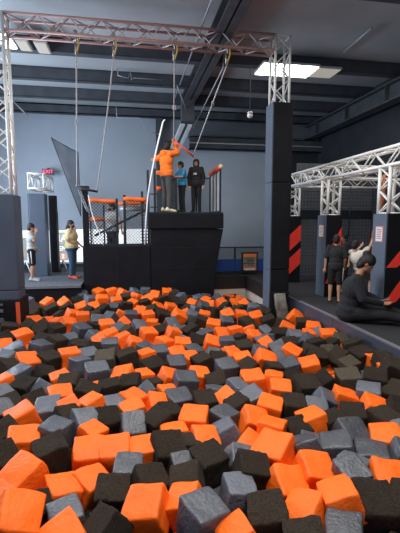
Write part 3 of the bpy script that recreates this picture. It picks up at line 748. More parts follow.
    if hood != 'up' and hair:
        off = .014
        ps = [('ell', H(-.018, 0, .040), (.092+off, .078+off, .090+off), tuple(hr_), 'hair'), ('ell', H(-.045, 0, -.005), (.066+off, .076+off, .085+off), tuple(hr_), 'hair')]
        if hair in ('bun', 'pony', 'long'):
            ps.append(('ell', H(-.05, 0, -.05), (.06, .082, .09), tuple(hr_), 'hair'))
            if hair == 'bun': ps.append(('ell', H(-.10, 0, .09), (.055, .055, .05), tuple(hr_), 'hair'))
            if hair == 'pony': ps += [cap(H(-.10, 0, .0), H(-.14, 0, -.10), .04, .045, 'hair'), cap(H(-.14, 0, -.10), H(-.12, 0, -.2), .04, .022, 'hair')]
            if hair == 'long': ps += [cap(H(-.07, .04, -.03), H(-.07, .05, -.18), .05, .035, 'hair'), cap(H(-.07, -.04, -.03), H(-.07, -.05, -.18), .05, .035, 'hair')]
        if hair == 'messy':
            for i in range(9):
                a = i*2.4; ps.append(('ell', H(-.01+.055*math.cos(a), .055*math.sin(a), .095+.012*(i % 3)), (.032, .032, .028), None, 'hair'))
        part('hair', ps, 'hair', .010, 1)
    if mask:
        part('face_mask', [('ell', H(.048, 0, -.050), (.058, .064, .052), tuple(hr_), 'mask')], 'mask', .009, 1)
    if hood == 'up':
        ps = [('ell', H(-.03, 0, .02), (.105, .105, .125), tuple(hr_), 'c'), cap(H(-.03, 0, -.08), V['neck']+Vector((-.02, 0, -.04)), .095, .11, 'c'), ('ell', H(.015, 0, .075), (.088, .092, .065), tuple(hr_), 'c')]
        for s in (1, -1): ps.append(cap(H(.03, s*.078, .05), H(.03, s*.07, -.09), .028, .032, 'c'))
        part('hood', ps, top, .010, 1, None, 'hoodie')
    if hood == 'down':
        part('hood', [('ell', tuple(V['neck']+Vector((-.09, 0, -.02))), (.07, .12, .09), None, 'c'), cap(V['neck']+Vector((-.03, .07, 0)), V['neck']+Vector((.03, .06, -.03)), .03, .025, 'c'), cap(V['neck']+Vector((-.03, -.07, 0)), V['neck']+Vector((.03, -.06, -.03)), .03, .025, 'c')], top, under_='hoodie')
    if print_:
        fx = V['chest']; mb = MB()
        for dy, dz, w in ((0, 0, .10), (.03, -.03, .05), (-.035, -.03, .04)): mb.box(fx+Vector((.134*b, dy, dz)), (.012, w, .022), print_)
        mb.build('chest_print', made[tn])
    root.location = loc; root.scale = (k, k, k); root.rotation_euler = (0, 0, rotz)
    return tag(root, label, 'person')

R_ = math.radians
# child in shorts on the left deck, looking right, hand at the face
person((-2.62, 11.45, 0), 1.56, R_(5), 'child in pale grey T-shirt and dark striped shorts at far left',
       dict(er=(.12, -.24, 1.22), wr=(.15, -.10, 1.45), el=(.02, .22, 1.14), wl=(.14, .16, .95), head=(.03, 0, 1.60)), 'skin', 'c_lgrey', .55, 'c_black', .92, 's_grey', 'short', stripe=True, head_rot=(.1, 0))
# woman in yellow shirt and jeans, mask
person((-1.62, 11.80, 0), 1.62, R_(-12), 'woman in pale yellow top, blue jeans and black face mask beside the tower',
       dict(el=(.04, .24, 1.15), er=(-.03, -.24, 1.16), wl=(.24, .10, 1.00), wr=(.20, -.12, .98)), 'skin', 'c_yellow', .75, 'c_jeans', 1, 's_red', 'pony', mask=True, bulk=1.5, head_rot=(0, -.15))
# person in grey T-shirt behind the fence
person((-.50, 12.45, .36), 1.78, R_(-128), 'masked person in grey T-shirt with orange print behind the chain-link fence',
       dict(er=(.06, -.26, 1.2), wr=(.20, -.30, 1.05), el=(-.02, .28, 1.17), wl=(.02, .36, .95)), 'skin', 'c_lgrey', .6, 'c_black', 1, 's_grey', 'messy', mask=True, bulk=1.3, print_='logo', head_rot=(.1, -.5))
# jumper in orange hoodie on the tower
OJ = dict(sr=(.02, -.17, 1.42), er=(.20, -.20, 1.46), wr=(.20, -.08, 1.70), el=(-.04, .38, 1.36), wl=(.0, .60, 1.36), head=(.05, 0, 1.62), curl=.8)
person((1.03, 11.16, 1.87), 1.88, R_(28), 'jumper in bright orange hoodie holding the trapeze bar on the tower',
       OJ, 'skin2', 'c_orange', 1, 'c_gpants', 1, 's_white', 'messy', hood='down', bulk=1.1, head_rot=(.1, .5))
# boy in turquoise T-shirt
person((1.50, 11.42, 1.87), 1.40, R_(195), 'boy in turquoise T-shirt and black trousers on the tower',
       dict(er=(.16, -.22, 1.25), wr=(.36, -.14, 1.22), el=(.10, .25, 1.2), wl=(.30, .16, 1.20), head=(.06, 0, 1.61)), 'skin', 'c_blue', .7, 'c_black', 1, 'rubblack', 'short', bulk=1.15, head_rot=(.15, 0))
# hooded girl in black
person((1.91, 11.42, 1.87), 1.47, R_(-115), 'person in black hoodie with hood up standing behind the turquoise boy',
       dict(er=(.03, -.25, 1.15), wr=(.10, -.22, .88), el=(.0, .25, 1.15), wl=(.06, .24, .9)), 'skin', 'c_black', 1, 'c_black', 1, 'rubblack', None, hood='up', bulk=1.2, print_='c_white', head_rot=(.05, .1))
# seated person on the ledge, looking at a phone
SJ = dict(pelvis=(0, 0, .13), chest=(.06, 0, .46), neck=(.13, 0, .69), head=(.22, 0, .83), sl=(.10, .17, .61), sr=(.10, -.17, .61),
          er=(.17, -.24, .36), el=(.20, .24, .36), wr=(.43, -.10, .29), wl=(.46, .08, .28), hl=(.05, .10, .12), hr=(.05, -.10, .12),
          kl=(.47, .12, .16), kr=(.47, -.12, .13), al=(.90, .12, .07), ar=(.92, -.10, .065), tl=(.96, .15, .20), tr=(.98, -.12, .20), curl=.7)
sp_ = person((3.53, 5.94, .02), 1.95, R_(-30), 'person in dark fleece and black trousers sitting on the ledge with a phone', SJ, 'skin', 'c_fleece', 1, 'c_black', 1, 'rubblack', 'bun', bulk=1.3, head_rot=(.75, 0), hem=1)
ph = empty('phone', (4.03, 5.73, .385), 'pale phone held by the seated person in dark fleece', 'phone')
MB().box((0, 0, 0), (.13, .07, .009), 'phone', Euler((.1, -.3, -.2)), .003).build('case', ph); pcase = ph.children[0]
MB().box((-.001, 0, .006), (.115, .06, .003), 'boardblack', Euler((.1, -.3, -.2))).build('screen', pcase)
# boy in charcoal seen from behind
person((4.06, 7.38, 0), 1.34, R_(62), 'boy in charcoal T-shirt and black shorts seen from behind on the deck',
       dict(el=(.0, .24, 1.14), er=(-.03, -.23, 1.14), wl=(.0, .25, .9), wr=(.10, -.22, .92)), 'skin', 'c_char', .8, 'c_black', .95, None, 'short', bulk=1.1, stripe=True)
# dark-haired kid further back
person((4.93, 8.6, 0), 1.30, R_(200), 'dark-haired kid in black half hidden behind the boy in charcoal',
       None, 'skin', 'c_black', .8, 'c_black', 1, 's_grey', 'short', head_rot=(.1, 0))
# kid in white T-shirt pulling the orange strap
person((4.52, 7.22, .0), 1.34, R_(25), 'kid in white T-shirt and tan shorts reaching up to the orange strap',
       dict(pelvis=(0, 0, .90), chest=(-.16, .0, 1.16), neck=(-.24, .02, 1.34), head=(-.25, .03, 1.49), sl=(-.18, .17, 1.31), sr=(-.18, -.16, 1.30),
            el=(.02, .2, 1.30), wl=(.16, .14, 1.44), er=(.06, -.19, 1.47), wr=(.29, -.16, 1.76), hl=(0, .085, .87), hr=(0, -.085, .87),
            kl=(.10, .12, .48), kr=(.30, -.10, .62), al=(.05, .14, .09), ar=(.22, -.14, .19), tl=(.20, .16, .03), tr=(.38, -.17, .13), curl=.8),
       'skin2', 'c_white', .6, 'c_tan', .9, 's_blue', 'messy', bulk=1.1, head_rot=(.1, .5))

# ------------------------------------------------------------------ foam cubes
def cube_mesh(name, m, seed, soft, rough):
    bm = bmesh.new(); bmesh.ops.create_cube(bm, size=1)
    bmesh.ops.bevel(bm, geom=list(bm.edges), offset=.06 if soft else .045, segments=2, profile=.6, affect='EDGES')
    bmesh.ops.subdivide_edges(bm, edges=[e for e in bm.edges if e.calc_length() > .3], cuts=8, use_grid_fill=True)
    off = Vector((seed*7.3, seed*3.1, seed*5.7))
    sx, sy, sz = [1+.09*noise.noise(off+Vector((i*3.3, 0, 0))) for i in range(3)]
    for v in bm.verts:
        c = v.co.copy(); l = max(abs(c.x), abs(c.y), abs(c.z))
        bul = 1+(.05 if soft else .015)*(1-min(1, (c.length-.5)/.34))
        c = c*bul
        d = noise.noise_vector(c*1.7+off)*(.055 if soft else .045)
        if rough: d += noise.noise_vector(c*8+off)*.030
        else: d += noise.noise_vector(Vector((c.x*3, c.y*7, c.z*3))+off)*.014
        c += d
        v.co = Vector((c.x*sx, c.y*sy, c.z*sz))
    for f in bm.faces: f.smooth = True
    bmesh.ops.recalc_face_normals(bm, faces=bm.faces)
    me = bpy.data.meshes.new(name); bm.to_mesh(me); bm.free(); me.materials.append(M[m]); return me
KIND = {'O': ('orange', True, False), 'D': ('dark', False, True), 'G': ('grey', True, False), 'K': ('char', True, False), 'B': ('lamplit', False, True)}
MESH = {c: [cube_mesh('foam_cube', m, 1+i*1.7+ord(c)*.37, s, r) for i in range(6 if c in 'ODG' else 3)] for c, (m, s, r) in KIND.items()}
CUBES = """
D 1.667 2.380 -0.394 0.283 0.28 0.12 -0.09|black foam cube between orange and black cubes at bottom edge, below seated person
O 0.090 2.603 -0.377 0.261 0.37 -0.20 -0.38|orange foam cube between black and orange cubes at bottom edge, below orange hoodie
G 0.433 2.375 -0.304 0.249 0.13 0.10 0.47|grey foam cube between two orange cubes at bottom edge, below black hoodie
O -0.781 2.574 -0.300 0.268 0.48 0.53 0.29|nearer orange foam cube left of a black cube at bottom edge, at left edge
D 0.900 2.405 -0.390 0.259 0.21 -0.17 -0.18|black foam cube between two orange cubes at bottom edge, below padded column
O -0.848 3.126 -0.367 0.263 0.06 -0.44 0.81|orange foam cube between two black cubes just above bottom edge, below child in shorts
O 1.196 2.412 -0.408 0.245 0.43 -0.33 -0.90|orange foam cube between black and orange cubes at bottom edge, below leftmost red slashes
D 1.047 2.121 -0.372 0.239 0.15 -0.21 -0.31|black foam cube between orange and grey cubes at bottom edge, below leftmost red slashes
O 1.979 2.648 -0.429 0.263 0.34 0.13 -0.28|orange foam cube between two grey cubes just above bottom edge, at right edge
O 1.211 3.074 -0.354 0.284 0.42 -0.15 -0.86|orange foam cube between orange and grey cubes in low foreground, below padded column
O -0.430 2.409 -0.358 0.233 0.18 -0.38 0.45|orange foam cube between orange and black cubes at bottom edge, below woman in yellow
O 1.158 2.727 -0.410 0.248 0.50 0.22 0.08|orange foam cube between black and orange cubes just above bottom edge, below padded column
O 1.411 2.788 -0.369 0.258 0.36 0.23 0.01|orange foam cube between orange and grey cubes just above bottom edge, below leftmost red slashes
D -0.701 3.447 -0.402 0.288 0.07 -0.18 0.31|black foam cube between two orange cubes in low foreground, below woman in yellow
D 0.620 3.099 -0.397 0.261 0.17 -0.08 0.37|black foam cube between two grey cubes in low foreground, below tower's right end
O -0.342 3.050 -0.456 0.236 0.24 0.12 0.69|orange foam cube between orange and black cubes just above bottom edge, below left fence bay
D -0.185 2.482 -0.367 0.217 -0.26 -0.52 0.78|black foam cube between grey and orange cubes at bottom edge, below left fence bay
O 0.368 2.636 -0.399 0.237 0.23 -0.27 -0.45|orange foam cube between orange and grey cubes at bottom edge, below turquoise boy
O 1.419 2.384 -0.310 0.232 -0.02 -0.33 -0.12|orange foam cube between orange and black cubes at bottom edge, below boy in charcoal
D 0.286 3.284 -0.364 0.267 0.40 0.12 0.21|black foam cube between orange and black cubes in low foreground, below orange hoodie
G 2.029 2.940 -0.430 0.272 0.03 -0.03 -0.48|grey foam cube between grey and orange cubes in low foreground, below seated person
D -0.164 2.810 -0.389 0.245 0.26 0.08 -0.08|black foam cube between orange and grey cubes at bottom edge, below left fence bay
O -0.945 2.879 -0.400 0.225 0.09 -0.35 0.73|farther orange foam cube left of a black cube at bottom edge, at left edge
O -0.552 2.961 -0.435 0.235 0.15 0.23 0.46|orange foam cube between black and orange cubes just above bottom edge, below woman in yellow
D 0.110 2.888 -0.387 0.237 0.23 0.23 0.31|black foam cube between grey and black cubes just above bottom edge, below orange hoodie
D 0.921 2.887 -0.374 0.248 0.23 0.23 -0.03|black foam cube between grey and orange cubes just above bottom edge, below notice board
G 1.321 2.155 -0.377 0.229 0.16 -0.06 -0.54|grey foam cube right of a black cube at bottom edge, below boy in charcoal
D 1.957 2.370 -0.399 0.241 0.23 -0.05 -0.57|black foam cube right of a black cube at bottom edge, at right edge
G 2.036 3.289 -0.402 0.260 0.36 0.09 0.11|grey foam cube between grey and orange cubes in foreground, below seated person
G 0.756 2.663 -0.391 0.232 0.07 0.17 -0.02|grey foam cube between two orange cubes just above bottom edge, below notice board
G -0.464 2.648 -0.406 0.221 0.17 -0.13 0.30|grey foam cube between two black cubes at bottom edge, below woman in yellow
O 0.641 2.209 -0.331 0.207 -0.03 -0.50 0.12|orange foam cube between grey and black cubes at bottom edge, below notice board
O -0.999 3.669 -0.404 0.273 0.12 0.13 0.26|orange foam cube between two black cubes in low foreground, below child in shorts
D -1.109 3.382 -0.356 0.240 0.53 0.06 0.72|black foam cube left of an orange cube in low foreground, at left edge
O 1.056 3.317 -0.459 0.257 0.11 0.39 -0.64|orange foam cube between grey and orange cubes in low foreground, below notice board
G 1.789 3.080 -0.396 0.262 0.10 -0.23 -0.42|grey foam cube between two grey cubes in low foreground, below boy in charcoal
O 2.288 3.121 -0.395 0.262 0.22 -0.10 -0.40|orange foam cube between two grey cubes in low foreground, at right edge
D 2.496 3.454 -0.400 0.261 0.11 -0.02 0.23|black foam cube between two black cubes in foreground, at right edge
D -0.263 3.927 -0.397 0.265 0.35 0.11 0.43|black foam cube between two grey cubes in foreground, below left fence bay
G -0.057 3.102 -0.412 0.240 0.10 0.17 -0.03|grey foam cube between orange and black cubes just above bottom edge, below middle fence bay
G -0.721 3.750 -0.362 0.243 0.07 -0.00 1.01|grey foam cube between orange and black cubes in foreground, below woman in yellow
O 0.615 3.814 -0.407 0.272 0.19 -0.01 -0.32|orange foam cube between black and grey cubes in foreground, below black hoodie
D 2.957 3.860 -0.340 0.276 0.36 -0.08 -1.18|black foam cube right of a grey cube in near half, at right edge
O -0.390 3.372 -0.391 0.249 0.34 0.09 0.08|orange foam cube between black and orange cubes in low foreground, below left fence bay
O -0.151 3.348 -0.388 0.246 0.25 -0.05 -0.04|orange foam cube between two orange cubes in low foreground, below middle fence bay
D 2.045 4.321 -0.380 0.282 0.32 0.07 0.12|black foam cube between two black cubes in near half, below leftmost red slashes
D -0.675 2.798 -0.408 0.201 0.45 0.31 0.57|black foam cube between two orange cubes at bottom edge, below child in shorts
D 0.405 2.849 -0.369 0.225 0.20 -0.27 -0.24|black foam cube between two black cubes just above bottom edge, below black hoodie
G 1.634 2.607 -0.293 0.209 0.27 -0.14 0.04|grey foam cube between orange and grey cubes just above bottom edge, below seated person
O -1.102 4.113 -0.365 0.258 0.02 -0.34 0.55|orange foam cube between two black cubes in foreground, below child in shorts
O 0.069 3.336 -0.397 0.235 0.15 -0.02 0.18|orange foam cube between orange and black cubes in low foreground, below middle fence bay
D 0.235 3.814 -0.376 0.241 0.13 -0.27 0.64|black foam cube between grey and black cubes in foreground, below orange hoodie
O 1.202 3.717 -0.410 0.254 0.41 0.38 0.02|orange foam cube between grey and orange cubes in foreground, below notice board
D 1.563 3.467 -0.414 0.236 0.26 -0.05 0.11|black foam cube between two orange cubes in foreground, below leftmost red slashes
D 1.992 3.548 -0.419 0.240 -0.01 -0.17 0.11|black foam cube between orange and black cubes in foreground, below boy in charcoal
G 1.764 2.813 -0.397 0.222 -0.10 0.12 -0.87|grey foam cube between two grey cubes just above bottom edge, below seated person
G 0.917 3.806 -0.404 0.237 0.11 0.01 0.55|grey foam cube between orange and black cubes in foreground, below tower's right end
G -0.471 3.852 -0.341 0.236 0.38 0.17 0.55|grey foam cube between two black cubes in foreground, below left fence bay
O 0.386 3.577 -0.412 0.232 -0.07 -0.07 0.17|orange foam cube between two black cubes in foreground, below turquoise boy
O 0.642 3.453 -0.410 0.230 0.33 0.17 0.08|orange foam cube between black and grey cubes in low foreground, below black hoodie
G 0.887 3.534 -0.406 0.234 -0.08 -0.51 0.00|grey foam cube between two orange cubes in foreground, below tower's right end
D 0.461 3.359 -0.404 0.223 0.05 0.11 0.20|black foam cube between black and orange cubes in low foreground, below turquoise boy
O 1.296 3.421 -0.352 0.237 -0.13 0.05 -0.63|orange foam cube between orange and black cubes in foreground, below padded column
D 1.712 3.874 -0.385 0.256 0.18 -0.00 -0.17|black foam cube between orange and grey cubes in foreground, below leftmost red slashes
O 1.775 3.551 -0.376 0.234 -0.07 -0.20 0.09|orange foam cube between two black cubes in foreground, below leftmost red slashes
G 2.285 2.874 -0.384 0.218 0.26 0.41 -0.28|grey foam cube right of an orange cube in low foreground, at right edge
D -1.282 4.913 -0.391 0.259 0.07 -0.17 1.12|black foam cube between orange and grey cubes in near half, below child in shorts
G 1.353 4.177 -0.399 0.252 0.12 -0.31 0.22|grey foam cube between black and orange cubes in near half, below notice board
B 2.639 4.362 -0.345 0.277 0.16 -0.13 -0.26|taupe-topped foam cube between two black cubes in near half, below seated person
D 3.214 4.990 -0.300 0.290 0.10 -0.24 0.12|black foam cube between black and orange cubes just beyond mid-pit, below seated person
D 2.243 3.599 -0.391 0.246 0.24 -0.09 -0.41|black foam cube between black and orange cubes in foreground, below seated person
G -0.887 4.305 -0.400 0.251 0.30 -0.09 0.00|grey foam cube between black and orange cubes in foreground, below child in shorts
D -1.349 4.549 -0.429 0.244 0.28 -0.04 0.73|black foam cube between grey and orange cubes in near half, at left edge
D -0.514 4.515 -0.346 0.262 0.09 0.31 -0.16|black foam cube between two black cubes in near half, below left fence bay
K 0.507 4.321 -0.412 0.248 0.26 0.04 0.31|charcoal foam cube between orange and black cubes in near half, below turquoise boy
D -1.199 3.884 -0.388 0.223 0.35 -0.35 0.66|black foam cube left of an orange cube in foreground, at left edge
G -1.374 4.256 -0.354 0.231 0.48 0.25 0.80|grey foam cube left of a black cube in foreground, at left edge
D -0.652 4.010 -0.359 0.228 0.27 0.16 0.62|black foam cube between two grey cubes in foreground, below woman in yellow
G -0.011 3.793 -0.378 0.232 0.70 0.10 0.19|grey foam cube between two black cubes in foreground, below middle fence bay
G 0.882 3.133 -0.417 0.207 0.47 0.37 0.03|grey foam cube between black and orange cubes in low foreground, below notice board
D 0.369 4.037 -0.416 0.226 0.22 0.22 0.60|black foam cube between black and charcoal cubes in foreground, below orange hoodie
O 1.442 3.896 -0.380 0.250 0.16 0.16 -0.47|orange foam cube between grey and black cubes in foreground, below padded column
G 1.599 3.228 -0.444 0.215 0.31 0.22 -0.18|grey foam cube between black and grey cubes in low foreground, below leftmost red slashes
O 2.551 3.733 -0.388 0.238 0.23 0.37 -0.25|orange foam cube between two black cubes in near half, below seated person
G 2.542 3.190 -0.358 0.217 0.55 -0.21 -0.16|grey foam cube right of an orange cube in foreground, at right edge
D 2.761 3.584 -0.352 0.235 0.68 0.23 -0.34|black foam cube right of an orange cube in foreground, at right edge
O -0.814 4.587 -0.390 0.257 0.19 0.03 0.31|orange foam cube between grey and orange cubes in near half, below woman in yellow
D 0.269 5.290 -0.379 0.274 0.23 -0.02 0.46|black foam cube between black and charcoal cubes in mid-pit, below orange hoodie
O 0.000 4.342 -0.387 0.234 0.20 0.03 0.73|orange foam cube between grey and orange cubes in near half, below middle fence bay
G -0.205 4.257 -0.402 0.234 0.38 0.06 0.52|grey foam cube between two orange cubes in near half, below left fence bay
K 0.636 4.692 -0.361 0.268 0.17 0.16 0.13|charcoal foam cube between two orange cubes in near half, below turquoise boy
O 1.485 4.627 -0.378 0.270 0.18 -0.07 -0.06|orange foam cube between grey and orange cubes in near half, below notice board
D 3.165 4.244 -0.206 0.282 0.25 0.35 -0.38|black foam cube right of a black cube in mid-pit, at right edge
G -0.456 5.235 -0.378 0.277 0.18 0.01 0.26|grey foam cube between grey and taupe-topped cubes in mid-pit, below left fence bay
O 2.360 3.998 -0.399 0.247 0.01 0.27 -0.30|orange foam cube between two grey cubes in near half, below boy in charcoal
G 2.649 3.968 -0.347 0.257 0.13 0.01 -0.57|grey foam cube between orange and black cubes in near half, below seated person
O -0.654 4.243 -0.380 0.231 0.28 -0.40 0.39|orange foam cube between grey and orange cubes in foreground, below woman in yellow
O -0.380 3.634 -0.344 0.203 0.27 0.03 0.84|orange foam cube between grey and black cubes in foreground, below left fence bay
O 0.004 4.073 -0.372 0.226 0.12 -0.23 0.33|orange foam cube between grey and orange cubes in foreground, below middle fence bay
G 0.396 3.085 -0.397 0.195 0.56 0.07 0.22|grey foam cube between orange and black cubes in low foreground, below turquoise boy
G 1.478 3.037 -0.317 0.206 -0.22 -0.33 -0.19|grey foam cube between orange and grey cubes in low foreground, below leftmost red slashes
O -1.465 5.800 -0.381 0.275 0.42 0.14 0.53|orange foam cube between charcoal and black cubes in mid-pit, below child in shorts
G -1.436 5.363 -0.386 0.251 0.01 -0.22 0.78|grey foam cube between two black cubes in mid-pit, at left edge
D -0.756 4.866 -0.370 0.251 0.23 -0.10 -0.10|black foam cube between orange and black cubes in near half, below woman in yellow
D -1.060 4.546 -0.413 0.238 0.53 -0.25 0.41|black foam cube between black and grey cubes in near half, below child in shorts
B -0.361 5.720 -0.385 0.288 0.29 -0.13 -0.07|taupe-topped foam cube between grey and black cubes in mid-pit, below left fence bay
D -0.062 5.688 -0.361 0.284 0.01 -0.18 0.26|black foam cube between taupe-topped and orange cubes in mid-pit, below middle fence bay
O -0.108 5.125 -0.405 0.259 0.22 -0.22 -0.28|orange foam cube between black and orange cubes in mid-pit, below middle fence bay
O -0.427 4.216 -0.335 0.221 -0.11 -0.22 0.63|orange foam cube between orange and grey cubes in near half, below left fence bay
D 0.785 4.164 -0.378 0.231 0.33 -0.03 0.16|black foam cube between charcoal and grey cubes in near half, below black hoodie
D 1.125 3.989 -0.367 0.222 0.01 -0.37 0.32|black foam cube between orange and grey cubes in near half, below notice board
D 2.851 4.156 -0.278 0.267 0.25 0.05 -0.62|black foam cube between taupe-topped and orange cubes in near half, below seated person
D 2.350 4.425 -0.373 0.249 0.26 -0.57 -0.09|black foam cube between black and taupe-topped cubes in near half, below boy in charcoal
D -1.171 5.853 -0.379 0.259 0.23 0.01 0.79|black foam cube between charcoal and orange cubes in mid-pit, below child in shorts
D -0.015 4.790 -0.387 0.243 0.30 -0.13 -0.25|black foam cube between black and orange cubes in near half, below middle fence bay
G 1.247 5.067 -0.363 0.251 0.30 0.00 0.28|grey foam cube between two black cubes in mid-pit, below tower's right end
O 1.831 5.194 -0.340 0.269 0.34 0.43 -0.06|orange foam cube between orange and grey cubes in mid-pit, below padded column
O -1.843 7.121 -0.377 0.290 0.12 -0.11 0.61|orange foam cube between two black cubes in far half, below child in shorts
D -1.639 5.566 -0.362 0.242 0.43 0.23 0.88|black foam cube between two grey cubes in mid-pit, at left edge
O -0.896 5.929 -0.378 0.271 0.02 0.03 0.36|orange foam cube between black and grey cubes just beyond mid-pit, below woman in yellow
D -1.129 5.283 -0.377 0.239 0.36 0.36 0.68|black foam cube between grey and orange cubes in mid-pit, below child in shorts
O -1.569 5.073 -0.378 0.232 -0.09 -0.22 0.71|orange foam cube left of a black cube in near half, at left edge
D -0.254 4.722 -0.395 0.241 0.04 -0.15 0.18|black foam cube between orange and black cubes in near half, below left fence bay
D 0.232 4.742 -0.412 0.232 -0.12 -0.01 0.28|black foam cube between two orange cubes in near half, below orange hoodie
O 0.451 4.925 -0.392 0.236 0.32 0.44 0.38|orange foam cube between black and charcoal cubes in mid-pit, below orange hoodie
O 0.846 4.919 -0.393 0.241 0.33 0.22 0.17|orange foam cube between charcoal and black cubes in mid-pit, below black hoodie
D 0.969 5.300 -0.350 0.251 0.04 -0.22 0.36|black foam cube between orange and black cubes in mid-pit, below black hoodie
D 1.046 4.684 -0.391 0.246 0.39 -0.27 -0.11|black foam cube between orange and grey cubes in near half, below tower's right end
O 1.041 4.189 -0.382 0.214 0.29 -0.41 0.34|orange foam cube between grey and black cubes in near half, below tower's right end
D 1.544 5.007 -0.357 0.243 0.17 -0.40 0.29|black foam cube between grey and orange cubes in mid-pit, below notice board
K 2.121 4.997 -0.377 0.249 0.15 -0.18 0.02|charcoal foam cube between grey and orange cubes in mid-pit, below padded column
D 2.024 4.622 -0.391 0.231 0.56 -0.15 0.10|black foam cube between orange and black cubes in mid-pit, below leftmost red slashes
O 1.728 4.321 -0.380 0.241 0.24 0.08 -0.28|orange foam cube between grey and black cubes in near half, below padded column
G 1.939 3.820 -0.394 0.222 0.34 0.06 -0.31|grey foam cube between black and grey cubes in foreground, below leftmost red slashes
K -1.720 6.300 -0.375 0.282 0.08 -0.36 0.41|charcoal foam cube between two orange cubes just beyond mid-pit, at left edge
D 2.904 5.057 -0.304 0.252 0.22 -0.74 0.18|black foam cube between taupe-topped and orange cubes just beyond mid-pit, below boy in charcoal
D 3.235 5.240 -0.232 0.266 -0.13 -0.35 -0.21|black foam cube between taupe-topped and black cubes just beyond mid-pit, below seated person
O -0.892 5.112 -0.388 0.238 0.05 -0.20 0.38|orange foam cube between two black cubes in mid-pit, below woman in yellow
G -0.636 5.940 -0.388 0.259 0.20 -0.03 0.38|grey foam cube between grey and taupe-topped cubes just beyond mid-pit, below left fence bay
O 0.259 4.280 -0.407 0.218 0.53 0.30 0.17|orange foam cube between grey and orange cubes in near half, below orange hoodie
K 0.603 5.341 -0.378 0.252 0.29 0.08 0.10|charcoal foam cube between two orange cubes in mid-pit, below turquoise boy
G 1.228 4.467 -0.377 0.216 0.36 0.15 0.54|grey foam cube between two orange cubes in near half, below notice board
O 2.347 5.475 -0.356 0.261 0.11 0.34 -0.77|orange foam cube between grey and black cubes just beyond mid-pit, below padded column
O 2.404 4.940 -0.366 0.252 0.20 -0.25 -0.24|orange foam cube between charcoal and taupe-topped cubes in mid-pit, below leftmost red slashes
K -1.405 6.386 -0.358 0.254 0.16 0.13 0.96|charcoal foam cube between charcoal and black cubes just beyond mid-pit, below child in shorts
G -1.969 6.217 -0.413 0.250 -0.00 -0.44 0.68|grey foam cube left of a grey cube just beyond mid-pit, at left edge
G -0.717 5.609 -0.376 0.232 0.01 0.05 0.71|grey foam cube between orange and grey cubes in mid-pit, below woman in yellow
G -1.479 4.732 -0.374 0.205 0.39 0.07 0.87|grey foam cube left of a black cube in near half, at left edge
O 0.203 5.740 -0.375 0.243 -0.05 -0.06 0.42|orange foam cube between black and charcoal cubes just beyond mid-pit, below middle fence bay
O 0.824 5.517 -0.381 0.237 0.31 0.08 0.38|orange foam cube between orange and black cubes in mid-pit, below black hoodie
D 1.215 5.418 -0.381 0.244 0.34 0.11 0.11|black foam cube between black and grey cubes in mid-pit, below tower's right end
O 1.451 5.535 -0.371 0.243 0.33 0.21 0.25|nearer orange foam cube between charcoal and orange cubes just beyond mid-pit, below notice board
O 0.401 4.548 -0.423 0.213 -0.03 0.12 0.26|orange foam cube between grey and charcoal cubes in near half, below orange hoodie
G 0.960 4.424 -0.420 0.221 -0.13 0.09 -0.07|grey foam cube between black and orange cubes in near half, below tower's right end
G 2.104 5.294 -0.405 0.252 0.09 -0.54 -0.13|grey foam cube between orange and charcoal cubes in mid-pit, below padded column
O 3.255 4.455 -0.309 0.234 0.02 -0.16 -0.31|orange foam cube right of a black cube in mid-pit, at right edge
D -1.197 6.593 -0.343 0.257 0.29 0.14 0.85|black foam cube between black and grey cubes just beyond mid-pit, below woman in yellow
D 2.571 6.467 -0.390 0.280 0.17 0.06 -0.09|black foam cube between two grey cubes in far half, below padded column
B 2.896 4.798 -0.326 0.225 0.28 -0.22 0.18|taupe-topped foam cube between two black cubes in mid-pit, below seated person
G -1.042 4.856 -0.391 0.206 0.37 -0.74 0.67|grey foam cube between black and orange cubes in near half, below child in shorts
O 1.759 4.625 -0.378 0.229 -0.10 0.05 -0.44|orange foam cube between orange and black cubes in mid-pit, below padded column
G 2.118 3.984 -0.367 0.201 0.35 0.47 -0.05|grey foam cube between grey and orange cubes in near half, below boy in charcoal
O -1.850 8.038 -0.368 0.285 0.26 0.10 0.68|orange foam cube between orange and black cubes near far end, below child in shorts
D -1.591 7.578 -0.366 0.287 0.40 -0.53 0.44|black foam cube between orange and black cubes in far half, below child in shorts
G -1.801 5.992 -0.360 0.230 0.18 0.13 -0.32|grey foam cube between grey and charcoal cubes in mid-pit, at left edge
K -0.891 7.320 -0.361 0.268 0.29 0.10 0.70|charcoal foam cube between orange and black cubes in far half, below woman in yellow
O 0.662 5.800 -0.393 0.238 0.50 0.03 0.29|orange foam cube between charcoal and orange cubes just beyond mid-pit, below turquoise boy
D 1.744 5.888 -0.378 0.254 0.22 -0.05 -0.02|black foam cube between orange and grey cubes just beyond mid-pit, below notice board
B 2.876 5.305 -0.325 0.230 0.28 0.05 0.29|taupe-topped foam cube between two black cubes just beyond mid-pit, below boy in charcoal
O -0.490 4.788 -0.427 0.198 0.59 0.07 0.51|orange foam cube between two black cubes in near half, below left fence bay
O 1.553 5.284 -0.348 0.236 0.10 -0.20 -0.09|orange foam cube between two orange cubes in mid-pit, below notice board
D 1.867 4.923 -0.365 0.217 0.10 0.18 0.07|black foam cube between orange and grey cubes in mid-pit, below padded column
D -2.200 7.610 -0.361 0.287 0.10 0.21 0.31|farther black foam cube left of an orange cube in far half, at left edge
D -2.088 7.005 -0.371 0.247 0.54 -0.19 0.71|nearer black foam cube left of an orange cube in far half, at left edge
G -1.030 6.845 -0.406 0.258 0.20 -0.18 0.35|grey foam cube between two black cubes just beyond mid-pit, below woman in yellow
G -0.343 6.364 -0.377 0.261 0.11 -0.01 0.07|grey foam cube between two orange cubes just beyond mid-pit, below left fence bay
D -0.814 6.403 -0.377 0.248 0.15 0.19 -0.10|black foam cube between grey and black cubes just beyond mid-pit, below woman in yellow
